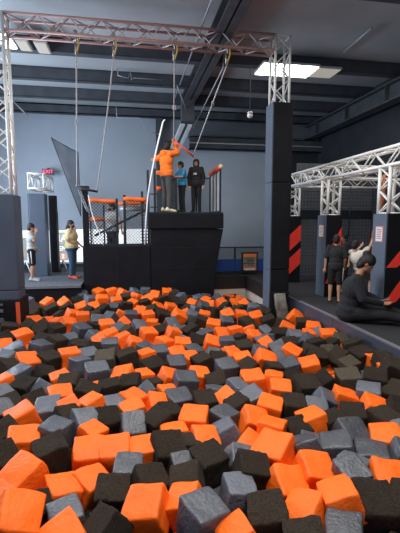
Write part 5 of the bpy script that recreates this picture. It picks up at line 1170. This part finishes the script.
FILL = """-4.22,1.65,-0.52 -4.17,1.92,-0.52 -4.18,2.14,-0.52 -4.19,2.36,-0.52 -4.20,2.64,-0.52 -4.14,2.99,-0.52 -4.23,3.23,-0.52 -4.17,3.52,-0.52 -4.19,3.76,-0.52 -4.15,4.01,-0.52 -4.26,4.34,-0.52 -4.16,4.51,-0.52 -4.21,4.85,-0.52 -4.23,5.15,-0.52 -4.24,5.39,-0.52 -4.15,5.69,-0.52 -4.24,5.89,-0.52 -4.25,6.17,-0.52 -4.14,6.40,-0.52 -4.22,6.72,-0.52 -4.20,6.97,-0.52 -4.18,7.23,-0.52 -4.17,7.54,-0.52 -4.18,7.84,-0.52 -4.22,8.06,-0.52 -4.17,8.34,-0.52 -4.20,8.63,-0.52 -4.23,8.93,-0.52 -4.25,9.21,-0.52 -4.18,9.40,-0.52 -4.17,9.74,-0.52 -4.21,9.99,-0.52 -4.25,10.24,-0.52 -3.89,1.65,-0.52 -3.98,1.84,-0.52 -3.88,2.20,-0.52 -3.93,2.35,-0.52 -3.92,2.73,-0.52 -3.95,3.00,-0.52 -3.99,3.25,-0.52 -3.98,3.54,-0.52 -3.93,3.79,-0.52 -3.99,4.05,-0.52 -3.98,4.29,-0.52 -3.93,4.61,-0.52 -3.94,4.79,-0.52 -3.91,5.05,-0.52 -3.98,5.38,-0.52 -3.93,5.60,-0.52 -3.98,5.95,-0.52 -3.91,6.17,-0.52 -3.89,6.42,-0.52 -3.89,6.68,-0.52 -3.88,7.01,-0.52 -3.95,7.23,-0.52 -3.98,7.52,-0.52 -3.90,7.83,-0.52 -3.93,8.04,-0.52 -3.88,8.32,-0.52 -3.96,8.65,-0.52 -3.92,8.87,-0.52 -3.95,9.21,-0.52 -3.93,9.38,-0.52 -3.95,9.75,-0.52 -3.98,9.98,-0.52 -3.99,10.27,-0.52 -3.69,1.56,-0.52 -3.70,1.87,-0.52 -3.63,2.19,-0.52 -3.65,2.45,-0.52 -3.61,2.69,-0.52 -3.61,2.95,-0.52 -3.66,3.22,-0.52 -3.70,3.44,-0.52 -3.63,3.70,-0.52 -3.66,4.09,-0.52 -3.67,4.33,-0.52 -3.67,4.55,-0.52 -3.64,4.88,-0.52 -3.70,5.13,-0.52 -3.68,5.32,-0.52 -3.67,5.67,-0.52 -3.67,5.94,-0.52 -3.64,6.18,-0.52 -3.64,6.44,-0.52 -3.60,6.76,-0.52 -3.72,7.04,-0.52 -3.62,7.31,-0.52 -3.66,7.49,-0.52 -3.63,7.80,-0.52 -3.67,8.04,-0.52 -3.60,8.35,-0.52 -3.70,8.62,-0.52 -3.62,8.91,-0.52 -3.61,9.21,-0.52 -3.61,9.47,-0.52 -3.63,9.71,-0.52 -3.64,9.97,-0.52 -3.68,10.27,-0.52 -3.34,1.65,-0.52 -3.39,1.89,-0.52 -3.34,2.15,-0.52 -3.35,2.35,-0.52 -3.44,2.73,-0.52 -3.40,2.95,-0.52 -3.40,3.20,-0.52 -3.39,3.55,-0.52 -3.33,3.72,-0.52 -3.38,4.03,-0.52 -3.43,4.27,-0.52 -3.42,4.53,-0.52 -3.36,4.88,-0.52 -3.37,5.17,-0.52 -3.33,5.35,-0.52 -3.38,5.62,-0.52 -3.38,5.92,-0.52 -3.38,6.24,-0.52 -3.35,6.44,-0.52 -3.45,6.75,-0.52 -3.40,7.02,-0.52 -3.40,7.23,-0.52 -3.43,7.51,-0.52 -3.36,7.79,-0.52 -3.33,8.11,-0.52 -3.34,8.35,-0.52 -3.39,8.56,-0.52 -3.38,8.94,-0.52 -3.44,9.16,-0.52 -3.35,9.47,-0.52 -3.37,9.69,-0.52 -3.42,9.94,-0.52 -3.44,10.26,-0.52 -3.07,1.56,-0.52 -3.12,1.82,-0.52 -3.12,2.13,-0.52 -3.18,2.39,-0.52 -3.08,2.68,-0.52 -3.13,2.95,-0.52 -3.09,3.17,-0.52 -3.12,3.44,-0.52 -3.08,3.75,-0.52 -3.15,4.01,-0.52 -3.10,4.34,-0.52 -3.09,4.63,-0.52 -3.15,4.80,-0.52 -3.11,5.06,-0.52 -3.16,5.40,-0.52 -3.08,5.68,-0.52 -3.17,5.98,-0.52 -3.08,6.20,-0.52 -3.11,6.44,-0.52 -3.14,6.76,-0.52 -3.16,7.04,-0.52 -3.12,7.29,-0.52 -3.10,7.59,-0.52 -3.18,7.81,-0.52 -3.17,8.03,-0.52 -3.06,8.29,-0.52 -3.17,8.66,-0.52 -3.11,8.84,-0.52 -3.07,9.16,-0.52 -3.06,9.38,-0.52 -3.10,9.65,-0.52 -3.16,9.94,-0.52 -3.14,10.22,-0.52 -2.88,1.55,-0.52 -2.81,1.84,-0.52 -2.81,2.12,-0.52 -2.90,2.40,-0.52 -2.88,2.62,-0.52 -2.90,2.92,-0.52 -2.82,3.20,-0.52 -2.83,3.47,-0.52 -2.88,3.81,-0.52 -2.79,4.00,-0.52 -2.82,4.28,-0.52 -2.87,4.59,-0.52 -2.84,4.85,-0.52 -2.81,5.05,-0.52 -2.80,5.38,-0.52 -2.80,5.69,-0.52 -2.85,5.91,-0.52 -2.81,6.23,-0.52 -2.89,6.40,-0.52 -2.87,6.71,-0.52 -2.90,7.04,-0.52 -2.80,7.28,-0.52 -2.87,7.50,-0.52 -2.87,8.62,-0.52 -2.82,8.94,-0.52 -2.90,9.12,-0.52 -2.81,9.39,-0.52 -2.88,9.69,-0.52 -2.83,9.97,-0.52 -2.85,10.20,-0.52 -2.63,1.66,-0.52 -2.53,1.84,-0.52 -2.56,2.18,-0.52 -2.62,2.38,-0.52 -2.53,2.67,-0.52 -2.58,2.98,-0.52 -2.58,3.23,-0.52 -2.60,3.54,-0.52 -2.54,3.76,-0.52 -2.54,4.08,-0.52 -2.53,4.25,-0.52 -2.57,4.59,-0.52 -2.60,4.83,-0.52 -2.58,5.12,-0.52 -2.56,5.42,-0.52 -2.53,5.69,-0.52 -2.56,5.89,-0.52 -2.58,6.13,-0.52 -2.64,6.43,-0.52 -2.58,6.73,-0.52 -2.57,7.06,-0.52 -2.54,7.26,-0.52 -2.60,7.54,-0.52 -2.56,8.65,-0.52 -2.57,8.93,-0.52 -2.56,9.17,-0.52 -2.60,9.43,-0.52 -2.56,9.75,-0.52 -2.58,9.92,-0.52 -2.60,10.27,-0.63 -2.26,1.59,-0.52 -2.33,1.93,-0.52 -2.33,2.11,-0.52 -2.36,2.44,-0.52 -2.28,2.66,-0.52 -2.30,2.96,-0.52 -2.27,3.16,-0.52 -2.33,3.43,-0.52 -2.35,3.76,-0.52 -2.30,4.01,-0.52 -2.36,4.35,-0.52 -2.34,4.62,-0.52 -2.25,4.87,-0.52 -2.33,5.09,-0.52 -2.35,5.40,-0.52 -2.28,5.67,-0.52 -2.30,5.91,-0.52 -2.30,6.16,-0.52 -2.30,6.42,-0.52 -2.28,6.70,-0.52 -2.26,6.99,-0.63 -2.27,7.29,-0.52 -2.32,7.59,-0.63 -2.35,8.68,-0.52 -2.36,8.93,-0.63 -2.27,9.16,-0.63 -2.25,9.37,-0.63 -2.30,9.72,-0.52 -2.30,9.99,-0.52 -2.33,10.24,-0.63 -2.08,1.65,-0.52 -2.00,1.85,-0.52 -2.01,2.15,-0.52 -2.05,2.43,-0.52 -2.07,2.66,-0.52 -2.01,2.94,-0.52 -2.07,3.23,-0.52 -2.09,3.46,-0.52 -2.05,3.82,-0.52 -2.01,4.06,-0.52 -2.00,4.31,-0.52 -1.99,4.53,-0.52 -1.99,4.79,-0.52 -2.06,5.17,-0.52 -2.08,5.32,-0.52 -2.03,5.62,-0.52 -2.09,5.87,-0.52 -2.06,6.17,-0.66 -1.99,6.42,-0.66 -2.00,6.71,-0.63 -2.08,6.94,-0.63 -2.00,7.23,-0.63 -2.07,7.54,-0.63 -2.07,8.63,-0.63 -2.00,8.89,-0.63 -2.08,9.20,-0.63 -2.03,9.44,-0.63 -2.07,9.75,-0.52 -2.01,10.01,-0.62 -1.98,10.22,-0.62 -1.79,1.60,-0.52 -1.73,1.88,-0.52 -1.81,2.15,-0.52 -1.80,2.36,-0.52 -1.72,2.67,-0.52 -1.76,2.93,-0.52 -1.76,3.20,-0.52 -1.73,3.46,-0.52 -1.72,3.74,-0.52 -1.81,3.99,-0.52 -1.76,4.30,-0.52 -1.74,4.53,-0.52 -1.72,4.87,-0.63 -1.71,5.10,-0.63 -1.80,5.41,-0.63 -1.72,5.63,-0.63 -1.80,5.88,-0.63 -1.74,6.17,-0.66 -1.76,6.45,-0.63 -1.82,6.72,-0.63 -1.79,6.99,-0.63 -1.72,7.32,-0.63 -1.75,7.59,-0.63 -1.72,7.86,-0.63 -1.74,8.09,-0.63 -1.81,8.31,-0.52 -1.75,8.56,-0.52 -1.82,8.86,-0.63 -1.76,9.22,-0.63 -1.77,9.40,-0.63 -1.79,9.66,-0.51 -1.80,10.00,-0.62 -1.82,10.20,-0.62 -1.51,1.57,-0.52 -1.51,1.84,-0.52 -1.56,2.17,-0.52 -1.46,2.46,-0.52 -1.55,2.69,-0.52 -1.46,2.94,-0.52 -1.45,3.19,-0.52 -1.53,3.52,-0.52 -1.55,3.72,-0.52 -1.49,4.04,-0.63 -1.48,4.26,-0.63 -1.50,4.59,-0.68 -1.51,4.81,-0.64 -1.50,5.15,-0.64 -1.54,5.42,-0.64 -1.50,5.67,-0.63 -1.49,5.97,-0.63 -1.47,6.19,-0.63 -1.55,6.51,-0.63 -1.45,6.74,-0.63 -1.49,6.97,-0.63 -1.47,7.26,-0.63 -1.48,7.60,-0.63 -1.44,7.76,-0.63 -1.52,8.10,-0.63 -1.50,8.37,-0.52 -1.54,8.62,-0.63 -1.44,8.85,-0.63 -1.51,9.20,-0.63 -1.50,9.38,-0.64 -1.53,9.74,-0.62 -1.51,9.96,-0.61 -1.53,10.18,-0.49 -1.28,1.56,-0.52 -1.20,1.92,-0.52 -1.18,2.14,-0.52 -1.27,2.46,-0.52 -1.23,2.68,-0.52 -1.21,2.97,-0.52 -1.20,3.19,-0.63 -1.21,3.47,-0.63 -1.25,3.80,-0.64 -1.28,3.98,-0.64 -1.20,4.25,-0.63 -1.19,4.60,-0.68 -1.27,4.82,-0.64 -1.22,5.14,-0.64 -1.25,5.42,-0.64 -1.20,5.60,-0.63 -1.20,5.97,-0.63 -1.22,6.24,-0.63 -1.20,6.42,-0.63 -1.18,6.68,-0.66 -1.26,7.06,-0.52 -1.19,7.25,-0.63 -1.20,7.53,-0.63 -1.26,7.79,-0.63 -1.25,8.13,-0.63 -1.21,8.38,-0.63 -1.17,8.59,-0.63 -1.19,8.85,-0.52 -1.23,9.16,-0.63 -1.27,9.40,-0.64 -1.21,9.70,-0.49 -1.26,9.94,-0.59 -1.21,10.27,-0.47 -1.22,10.54,-0.59 -0.99,1.55,-0.52 -1.01,1.88,-0.52 -0.93,2.12,-0.52 -1.00,2.41,-0.52 -0.94,2.73,-0.65 -0.92,2.94,-0.65 -0.98,3.22,-0.63 -1.00,3.46,-0.65 -1.01,3.71,-0.65 -0.98,4.09,-0.65 -0.96,4.25,-0.65 -0.90,4.57,-0.66 -0.97,4.88,-0.64 -0.97,5.10,-0.64 -1.01,5.43,-0.63 -0.92,5.68,-0.63 -0.97,5.97,-0.63 -0.96,6.19,-0.63 -0.91,6.48,-0.63 -1.00,6.76,-0.66 -1.00,6.97,-0.66 -0.95,7.29,-0.63 -0.90,7.53,-0.63 -0.96,7.79,-0.63 -0.92,8.12,-0.63 -0.91,8.37,-0.63 -0.98,8.57,-0.63 -0.92,8.83,-0.63 -1.02,9.15,-0.63 -0.92,9.39,-0.62 -0.91,9.72,-0.59 -0.92,9.92,-0.57 -0.95,10.23,-0.45 -0.95,10.49,-0.57 -0.70,1.59,-0.52 -0.70,1.84,-0.52 -0.69,2.18,-0.52 -0.73,2.43,-0.63 -0.68,2.68,-0.66 -0.75,2.94,-0.69 -0.68,3.20,-0.65 -0.71,3.46,-0.65 -0.68,3.78,-0.63 -0.68,4.03,-0.63 -0.71,4.31,-0.65 -0.67,4.62,-0.68 -0.63,4.89,-0.68 -0.66,5.17,-0.64 -0.74,5.40,-0.63 -0.74,5.63,-0.63 -0.74,5.93,-0.64 -0.73,6.22,-0.63 -0.75,6.49,-0.63 -0.67,6.76,-0.63 -0.66,7.06,-0.63 -0.64,7.30,-0.63 -0.66,7.50,-0.63 -0.68,7.83,-0.63 -0.69,8.05,-0.63 -0.65,8.39,-0.63 -0.65,8.66,-0.63 -0.70,8.86,-0.63 -0.68,9.20,-0.62 -0.72,9.48,-0.61 -0.65,9.72,-0.58 -0.68,9.91,-0.56 -0.74,10.27,-0.43 -0.67,10.50,-0.43 -0.39,1.64,-0.52 -0.45,1.91,-0.52 -0.36,2.15,-0.52 -0.44,2.40,-0.66 -0.39,2.63,-0.66 -0.45,2.89,-0.71 -0.39,3.27,-0.71 -0.38,3.54,-0.64 -0.47,3.79,-0.65 -0.37,4.04,-0.65 -0.44,4.34,-0.65 -0.41,4.57,-0.68 -0.37,4.88,-0.68 -0.43,5.13,-0.63 -0.41,5.41,-0.63 -0.39,5.70,-0.63 -0.38,5.97,-0.64 -0.46,6.21,-0.63 -0.45,6.52,-0.63 -0.45,6.72,-0.63 -0.42,6.97,-0.63 -0.40,7.31,-0.63 -0.44,7.59,-0.63 -0.37,7.76,-0.63 -0.43,8.09,-0.63 -0.40,8.40,-0.63 -0.45,8.61,-0.52 -0.43,8.89,-0.63 -0.37,9.12,-0.62 -0.42,9.49,-0.60 -0.46,9.70,-0.57 -0.36,9.98,-0.42 -0.41,10.23,-0.41 -0.40,10.45,-0.52 -0.12,1.58,-0.52 -0.12,1.93,-0.52 -0.16,2.17,-0.52 -0.19,2.43,-0.63 -0.18,2.68,-0.64 -0.20,2.91,-0.71 -0.14,3.27,-0.66 -0.12,3.45,-0.65 -0.16,3.80,-0.65 -0.20,4.06,-0.65 -0.21,4.34,-0.65 -0.16,4.60,-0.65 -0.10,4.82,-0.65 -0.16,5.10,-0.65 -0.20,5.38,-0.52 -0.16,5.64,-0.63 -0.13,5.97,-0.52 -0.11,6.23,-0.63 -0.11,6.46,-0.63 -0.19,6.69,-0.63 -0.12,7.05,-0.63 -0.13,7.29,-0.63 -0.16,7.51,-0.63 -0.11,7.76,-0.63 -0.10,8.09,-0.63 -0.10,8.35,-0.63 -0.20,8.60,-0.63 -0.17,8.91,-0.52 -0.19,9.11,-0.62 -0.13,9.48,-0.61 -0.11,9.69,-0.61 -0.21,9.95,-0.54 -0.11,10.24,-0.40 -0.15,10.50,-0.52 0.09,1.55,-0.52 0.13,1.85,-0.52 0.08,2.18,-0.52 0.11,2.39,-0.63 0.16,2.69,-0.65 0.17,3.00,-0.66 0.06,3.20,-0.66 0.13,3.44,-0.65 0.17,3.73,-0.63 0.14,4.08,-0.67 0.12,4.33,-0.66 0.13,4.55,-0.66 0.08,4.80,-0.66 0.15,5.08,-0.65 0.17,5.39,-0.63 0.12,5.59,-0.63 0.17,5.94,-0.63 0.17,6.19,-0.63 0.10,6.45,-0.63 0.06,6.76,-0.63 0.17,7.04,-0.63 0.10,7.23,-0.63 0.14,7.59,-0.63 0.16,7.82,-0.52 0.17,8.03,-0.63 0.08,8.40,-0.63 0.16,8.60,-0.66 0.14,8.88,-0.66 0.12,9.19,-0.62 0.07,9.38,-0.61 0.14,9.71,-0.61 0.07,10.02,-0.53 0.17,10.18,-0.53 0.07,10.53,-0.54 0.38,1.64,-0.52 0.38,1.84,-0.52 0.43,2.10,-0.63 0.40,2.45,-0.65 0.38,2.70,-0.65 0.36,2.96,-0.65 0.35,3.22,-0.65 0.35,3.48,-0.66 0.41,3.73,-0.66 0.41,4.05,-0.67 0.35,4.30,-0.67 0.43,4.58,-0.67 0.39,4.78,-0.67 0.37,5.14,-0.64 0.44,5.33,-0.63 0.35,5.63,-0.63 0.35,5.89,-0.63 0.34,6.16,-0.63 0.40,6.45,-0.63 0.36,6.70,-0.63 0.41,6.99,-0.63 0.35,7.29,-0.52 0.40,7.54,-0.63 0.34,7.87,-0.63 0.40,8.06,-0.63 0.43,8.34,-0.63 0.38,8.63,-0.66 0.43,8.92,-0.66 0.45,9.20,-0.63 0.39,9.46,-0.61 0.44,9.67,-0.60 0.40,9.96,-0.57 0.39,10.29,-0.43 0.40,10.51,-0.55 0.71,1.61,-0.52 0.63,1.86,-0.52 0.63,2.11,-0.63 0.65,2.44,-0.64 0.62,2.63,-0.65 0.72,3.00,-0.67 0.68,3.19,-0.67 0.66,3.43,-0.66 0.66,3.74,-0.66 0.69,4.03,-0.66 0.66,4.24,-0.66 0.61,4.54,-0.67 0.69,4.86,-0.64 0.61,5.09,-0.64 0.66,5.34,-0.63 0.69,5.62,-0.64 0.63,5.91,-0.64 0.69,6.20,-0.63 0.65,6.48,-0.63 0.62,6.78,-0.63 0.65,6.98,-0.63 0.72,7.24,-0.63 0.67,7.50,-0.63 0.61,7.79,-0.63 0.60,8.08,-0.63 0.68,8.30,-0.63 0.65,8.60,-0.52 0.66,8.85,-0.63 0.63,9.20,-0.63 0.72,9.49,-0.61 0.72,9.75,-0.60 0.71,9.98,-0.58 0.70,10.19,-0.57 0.61,10.47,-0.45 0.88,1.56,-0.52 0.99,1.90,-0.63 0.88,2.09,-0.63 0.93,2.45,-0.64 0.96,2.72,-0.66 0.96,2.90,-0.67 0.89,3.22,-0.71 0.89,3.54,-0.66 0.93,3.81,-0.65 0.87,4.05,-0.65 0.98,4.24,-0.67 0.87,4.57,-0.67 0.95,4.85,-0.64 0.95,5.07,-0.64 0.95,5.32,-0.63 0.97,5.68,-0.65 0.94,5.88,-0.63 0.94,6.15,-0.63 0.92,6.51,-0.63 0.95,6.71,-0.52 0.90,6.99,-0.63 0.87,7.22,-0.63 0.90,7.54,-0.63 0.93,7.77,-0.63 0.87,8.04,-0.63 0.98,8.29,-0.65 0.94,8.61,-0.52 0.93,8.88,-0.63 0.93,9.13,-0.63 0.98,9.48,-0.51 0.91,9.73,-0.62 0.92,9.99,-0.49 0.98,10.28,-0.48 0.92,10.51,-0.59 1.15,1.66,-0.52 1.23,1.85,-0.52 1.18,2.12,-0.63 1.21,2.46,-0.66 1.23,2.72,-0.66 1.17,2.95,-0.66 1.26,3.25,-0.71 1.21,3.52,-0.71 1.25,3.72,-0.66 1.23,3.99,-0.65 1.18,4.34,-0.67 1.20,4.53,-0.64 1.16,4.84,-0.64 1.19,5.10,-0.63 1.25,5.35,-0.63 1.18,5.61,-0.65 1.18,5.88,-0.65 1.20,6.21,-0.63 1.16,6.42,-0.63 1.16,6.68,-0.63 1.20,6.95,-0.63 1.15,7.25,-0.52 1.23,7.51,-0.63 1.15,7.75,-0.63 1.22,8.13,-0.65 1.17,8.37,-0.65 1.15,8.61,-0.65 1.23,8.86,-0.63 1.19,9.21,-0.63 1.22,9.43,-0.63 1.14,9.65,-0.63 1.17,9.97,-0.61 1.18,10.25,-0.61 1.26,10.49,-0.61 1.45,1.62,-0.52 1.43,1.91,-0.52 1.50,2.09,-0.63 1.46,2.43,-0.64 1.46,2.71,-0.63 1.53,2.95,-0.63 1.48,3.17,-0.69 1.49,3.51,-0.66 1.42,3.77,-0.66 1.43,4.05,-0.65 1.45,4.25,-0.65 1.50,4.57,-0.63 1.42,4.90,-0.63 1.52,5.11,-0.63 1.50,5.42,-0.63 1.48,5.69,-0.68 1.43,5.98,-0.68 1.50,6.20,-0.63 1.52,6.46,-0.63 1.48,6.74,-0.63 1.49,6.96,-0.52 1.50,7.31,-0.63 1.41,7.53,-0.63 1.49,7.76,-0.63 1.48,8.12,-0.63 1.51,8.33,-0.63 1.43,8.57,-0.63 1.44,8.88,-0.63 1.43,9.14,-0.63 1.47,9.44,-0.63 1.44,9.68,-0.63 1.52,9.99,-0.62 1.44,10.28,-0.62 1.52,10.51,-0.51 1.74,1.54,-0.52 1.77,1.89,-0.52 1.76,2.17,-0.64 1.79,2.45,-0.65 1.79,2.67,-0.68 1.76,2.92,-0.65 1.71,3.22,-0.69 1.74,3.44,-0.69 1.80,3.80,-0.64 1.79,4.08,-0.64 1.73,4.29,-0.63 1.68,4.58,-0.63 1.77,4.85,-0.63 1.68,5.10,-0.63 1.71,5.36,-0.63 1.76,5.64,-0.63 1.76,5.87,-0.63 1.69,6.22,-0.63 1.79,6.50,-0.63 1.69,6.73,-0.63 1.72,6.99,-0.63 1.79,7.24,-0.63 1.79,7.58,-0.65 1.71,7.85,-0.52 1.80,8.12,-0.63 1.69,8.31,-0.63 1.73,8.59,-0.63 1.79,8.84,-0.63 1.77,9.21,-0.63 1.76,9.38,-0.63 1.80,9.66,-0.63 1.70,9.93,-0.63 1.79,10.21,-0.52 1.76,10.46,-0.52 2.00,1.55,-0.52 2.04,1.89,-0.52 2.02,2.19,-0.65 1.99,2.47,-0.68 2.05,2.72,-0.68 2.06,2.98,-0.68 1.99,3.23,-0.65 2.04,3.44,-0.67 1.96,3.76,-0.67 2.00,4.09,-0.63 2.05,4.27,-0.63 2.05,4.52,-0.64 1.96,4.84,-0.64 2.05,5.09,-0.65 1.99,5.37,-0.65 1.98,5.59,-0.63 2.03,5.93,-0.63 2.06,6.14,-0.63 1.96,6.52,-0.63 2.05,6.72,-0.63 1.97,6.96,-0.63 2.05,7.22,-0.63 2.03,7.57,-0.65 1.97,7.77,-0.65 2.03,8.04,-0.63 2.01,8.34,-0.63 2.01,8.67,-0.63 1.95,8.89,-0.63 1.99,9.19,-0.63 2.04,9.47,-0.65 2.03,9.69,-0.63 2.06,10.01,-0.68 2.00,10.24,-0.52 1.99,10.54,-0.52 2.24,1.65,-0.52 2.22,1.81,-0.52 2.33,2.11,-0.52 2.25,2.36,-0.52 2.24,2.67,-0.63 2.34,2.91,-0.64 2.33,3.21,-0.64 2.24,3.45,-0.65 2.31,3.82,-0.65 2.24,4.02,-0.65 2.31,4.25,-0.65 2.29,4.60,-0.63 2.32,4.86,-0.63 2.26,5.06,-0.63 2.25,5.32,-0.65 2.28,5.69,-0.63 2.30,5.93,-0.63 2.28,6.24,-0.65 2.23,6.50,-0.65 2.23,6.72,-0.63 2.33,6.95,-0.63 2.24,7.28,-0.63 2.31,7.58,-0.63 2.28,7.87,-0.63 2.30,8.04,-0.63 2.31,8.40,-0.64 2.23,8.65,-0.64 2.33,8.90,-0.64 2.24,9.22,-0.67 2.27,9.41,-0.70 2.25,9.71,-0.60 2.26,9.97,-0.72 2.23,10.20,-0.70 2.32,10.54,-0.64 2.54,1.61,-0.52 2.61,1.87,-0.47 2.56,2.17,-0.52 2.50,2.46,-0.52 2.59,2.74,-0.52 2.59,3.00,-0.63 2.60,3.18,-0.61 2.51,3.47,-0.65 2.54,3.71,-0.65 2.60,4.04,-0.65 2.58,4.30,-0.63 2.51,4.56,-0.63 2.49,4.82,-0.63 2.58,5.06,-0.63 2.58,5.33,-0.63 2.57,5.61,-0.63 2.57,5.98,-0.63 2.52,6.19,-0.63 2.58,6.43,-0.64 2.54,6.72,-0.64 2.59,7.00,-0.63 2.51,7.22,-0.63 2.55,7.49,-0.63 2.53,7.78,-0.63 2.54,8.02,-0.63 2.59,8.29,-0.63 2.59,8.64,-0.63 2.58,8.85,-0.64 2.50,9.20,-0.63 2.49,9.39,-0.68 2.61,9.68,-0.80 2.55,9.97,-0.85 2.59,10.20,-0.74 2.54,10.53,-0.74 2.80,1.61,-0.47 2.82,1.84,-0.47 2.84,2.20,-0.47 2.82,2.47,-0.47 2.86,2.71,-0.47 2.84,2.94,-0.47 2.82,3.26,-0.47 2.77,3.55,-0.60 2.82,3.70,-0.60 2.81,4.03,-0.60 2.79,4.26,-0.59 2.76,4.58,-0.59 2.86,4.83,-0.58 2.83,5.14,-0.58 2.77,5.41,-0.58 2.84,5.68,-0.58 2.81,5.91,-0.58 2.86,6.23,-0.58 2.77,6.48,-0.64 2.87,6.78,-0.58 2.77,6.98,-0.58 2.84,7.24,-0.58 2.76,7.59,-0.58 2.78,8.56,-0.58 2.77,8.89,-0.49 2.84,9.16,-0.57 2.86,9.43,-0.75 2.85,9.70,-0.69 2.77,9.92,-0.80 2.85,10.29,-0.69 2.84,10.56,-0.69 2.82,10.81,-0.69 2.81,11.05,-0.69 2.87,11.34,-0.69 3.03,1.56,-0.47 3.11,1.89,-0.47 3.13,2.18,-0.47 3.09,2.38,-0.47 3.03,2.63,-0.47 3.08,2.92,-0.47 3.13,3.16,-0.47 3.14,3.44,-0.47 3.08,3.75,-0.59 3.06,4.07,-0.59 3.05,4.28,-0.58 3.09,4.58,-0.58 3.06,4.78,-0.58 3.13,5.12,-0.58 3.13,5.41,-0.58 3.07,5.61,-0.58 3.10,5.96,-0.58 3.07,6.25,-0.59 3.06,6.51,-0.59 3.09,6.67,-0.58 3.13,7.06,-0.58 3.10,7.26,-0.58 3.04,7.54,-0.58 3.07,8.62,-0.47 3.04,8.95,-0.51 3.09,9.15,-0.57 3.05,9.48,-0.66 3.12,9.68,-0.69 3.09,9.98,-0.69 3.15,10.24,-0.69 3.06,10.55,-0.69 3.07,10.79,-0.69 3.13,11.06,-0.69 3.04,11.36,-0.69"""
CGROUP = {'O': 'orange foam cubes in the pit', 'D': 'black foam cubes in the pit', 'G': 'grey foam cubes in the pit', 'K': 'charcoal foam cubes in the pit', 'B': 'taupe foam cubes in the pit'}
rest = []
for i, ln in enumerate(CUBES):
    num, _, lab = ln.partition('|')
    t = num.split(); c = t[0]; x, y, z, s, rx, ry, rz = map(float, t[1:])
    if not lab: rest.append((c, x, y, z, s, rx, ry, rz)); continue
    me = MESH[c][(i*7+i//5) % len(MESH[c])]
    o = bpy.data.objects.new('foam_cube', me); COL.objects.link(o)
    o.location = (x, y, z); o.rotation_euler = (rx, ry, rz); o.scale = (s, s, s)
    # foam blocks may lie on any face: spin the mesh by quarter turns so copies differ
    o.rotation_euler = (Euler((rx, ry, rz)).to_matrix() @ Euler((PI/2*(i % 4), PI/2*((i//4) % 2), 0)).to_matrix()).to_euler()
    tag(o, lab, 'foam cube', CGROUP[c])
rng = random.Random(11)
for f in FILL.split():
    x, y, z = map(float, f.split(','))
    rest.append((rng.choices('ODGK', (26, 48, 16, 10))[0], x, y, z, rng.uniform(.25, .29), rng.uniform(-.5, .5), rng.uniform(-.5, .5), rng.uniform(-.8, .8)))
bm = bmesh.new(); order = ['orange', 'dark', 'grey', 'char', 'lamplit']
for i, (c, x, y, z, s, rx, ry, rz) in enumerate(rest):
    me = MESH[c][i % len(MESH[c])]; tmp = me.copy()
    tmp.transform(Matrix.Translation((x, y, z)) @ Euler((rx, ry, rz)).to_matrix().to_4x4() @ Matrix.Diagonal((s, s, s, 1)))
    n0 = len(bm.faces); bm.from_mesh(tmp); bm.faces.ensure_lookup_table()
    k = order.index(KIND[c][0])
    for f in bm.faces[n0:]: f.material_index = k
    bpy.data.meshes.remove(tmp)
me = bpy.data.meshes.new('foam_cube_bed'); bm.to_mesh(me); bm.free()
for m in order: me.materials.append(M[m])
o = bpy.data.objects.new('foam_cube_bed', me); COL.objects.link(o)
tag(o, 'mixed foam cubes filling the pit beneath and between the top ones', 'foam cubes', None, 'stuff')

# ------------------------------------------------------------------ light
w = bpy.data.worlds.new('W'); scene.world = w; w.use_nodes = True
bg = w.node_tree.nodes['Background']; bg.inputs[0].default_value = (.72, .80, 1, 1); bg.inputs[1].default_value = .38
def area(name, loc, rot, sx, sy, power, col):
    l = bpy.data.lights.new(name, 'AREA'); l.shape = 'RECTANGLE'; l.size = sx; l.size_y = sy; l.energy = power; l.color = col
    o = bpy.data.objects.new(name, l); COL.objects.link(o); o.location = loc; o.rotation_euler = rot; return o
area('high_bay_near', (.8, 1.2, 5.5), (R_(4), 0, 0), 3, 1.2, 300, (1, .95, .88))
area('high_bay_mid', (.8, 4.6, 5.5), (0, 0, 0), 3.5, 1.0, 330, (1, .96, .9))
area('high_bay_far', (.5, 9.3, 5.15), (0, 0, 0), 2.2, .5, 90, (1, .96, .9))
area('window_left', (LX+.1, 9.5, 2.6), (0, R_(-90), 0), 3.2, 6, 620, (.72, .84, 1))
area('court_fill', (5.9, 7.2, 5.2), (0, 0, 0), 1.2, 1.2, 90, (1, .96, .9))  # unseen fill lamp added to brighten the right court

# ------------------------------------------------------------------ camera
cam = bpy.data.cameras.new('camera'); co = bpy.data.objects.new('camera', cam); COL.objects.link(co)
cam.sensor_fit = 'VERTICAL'; cam.sensor_height = 36; cam.lens = 400/533*36; cam.clip_start = .05
co.location = (0, 0, 1.65); co.rotation_euler = (R_(90-6.6), 0, R_(-10)); scene.camera = co
scene.view_settings.view_transform = 'Standard'; scene.view_settings.look = 'None'; scene.view_settings.exposure = 0
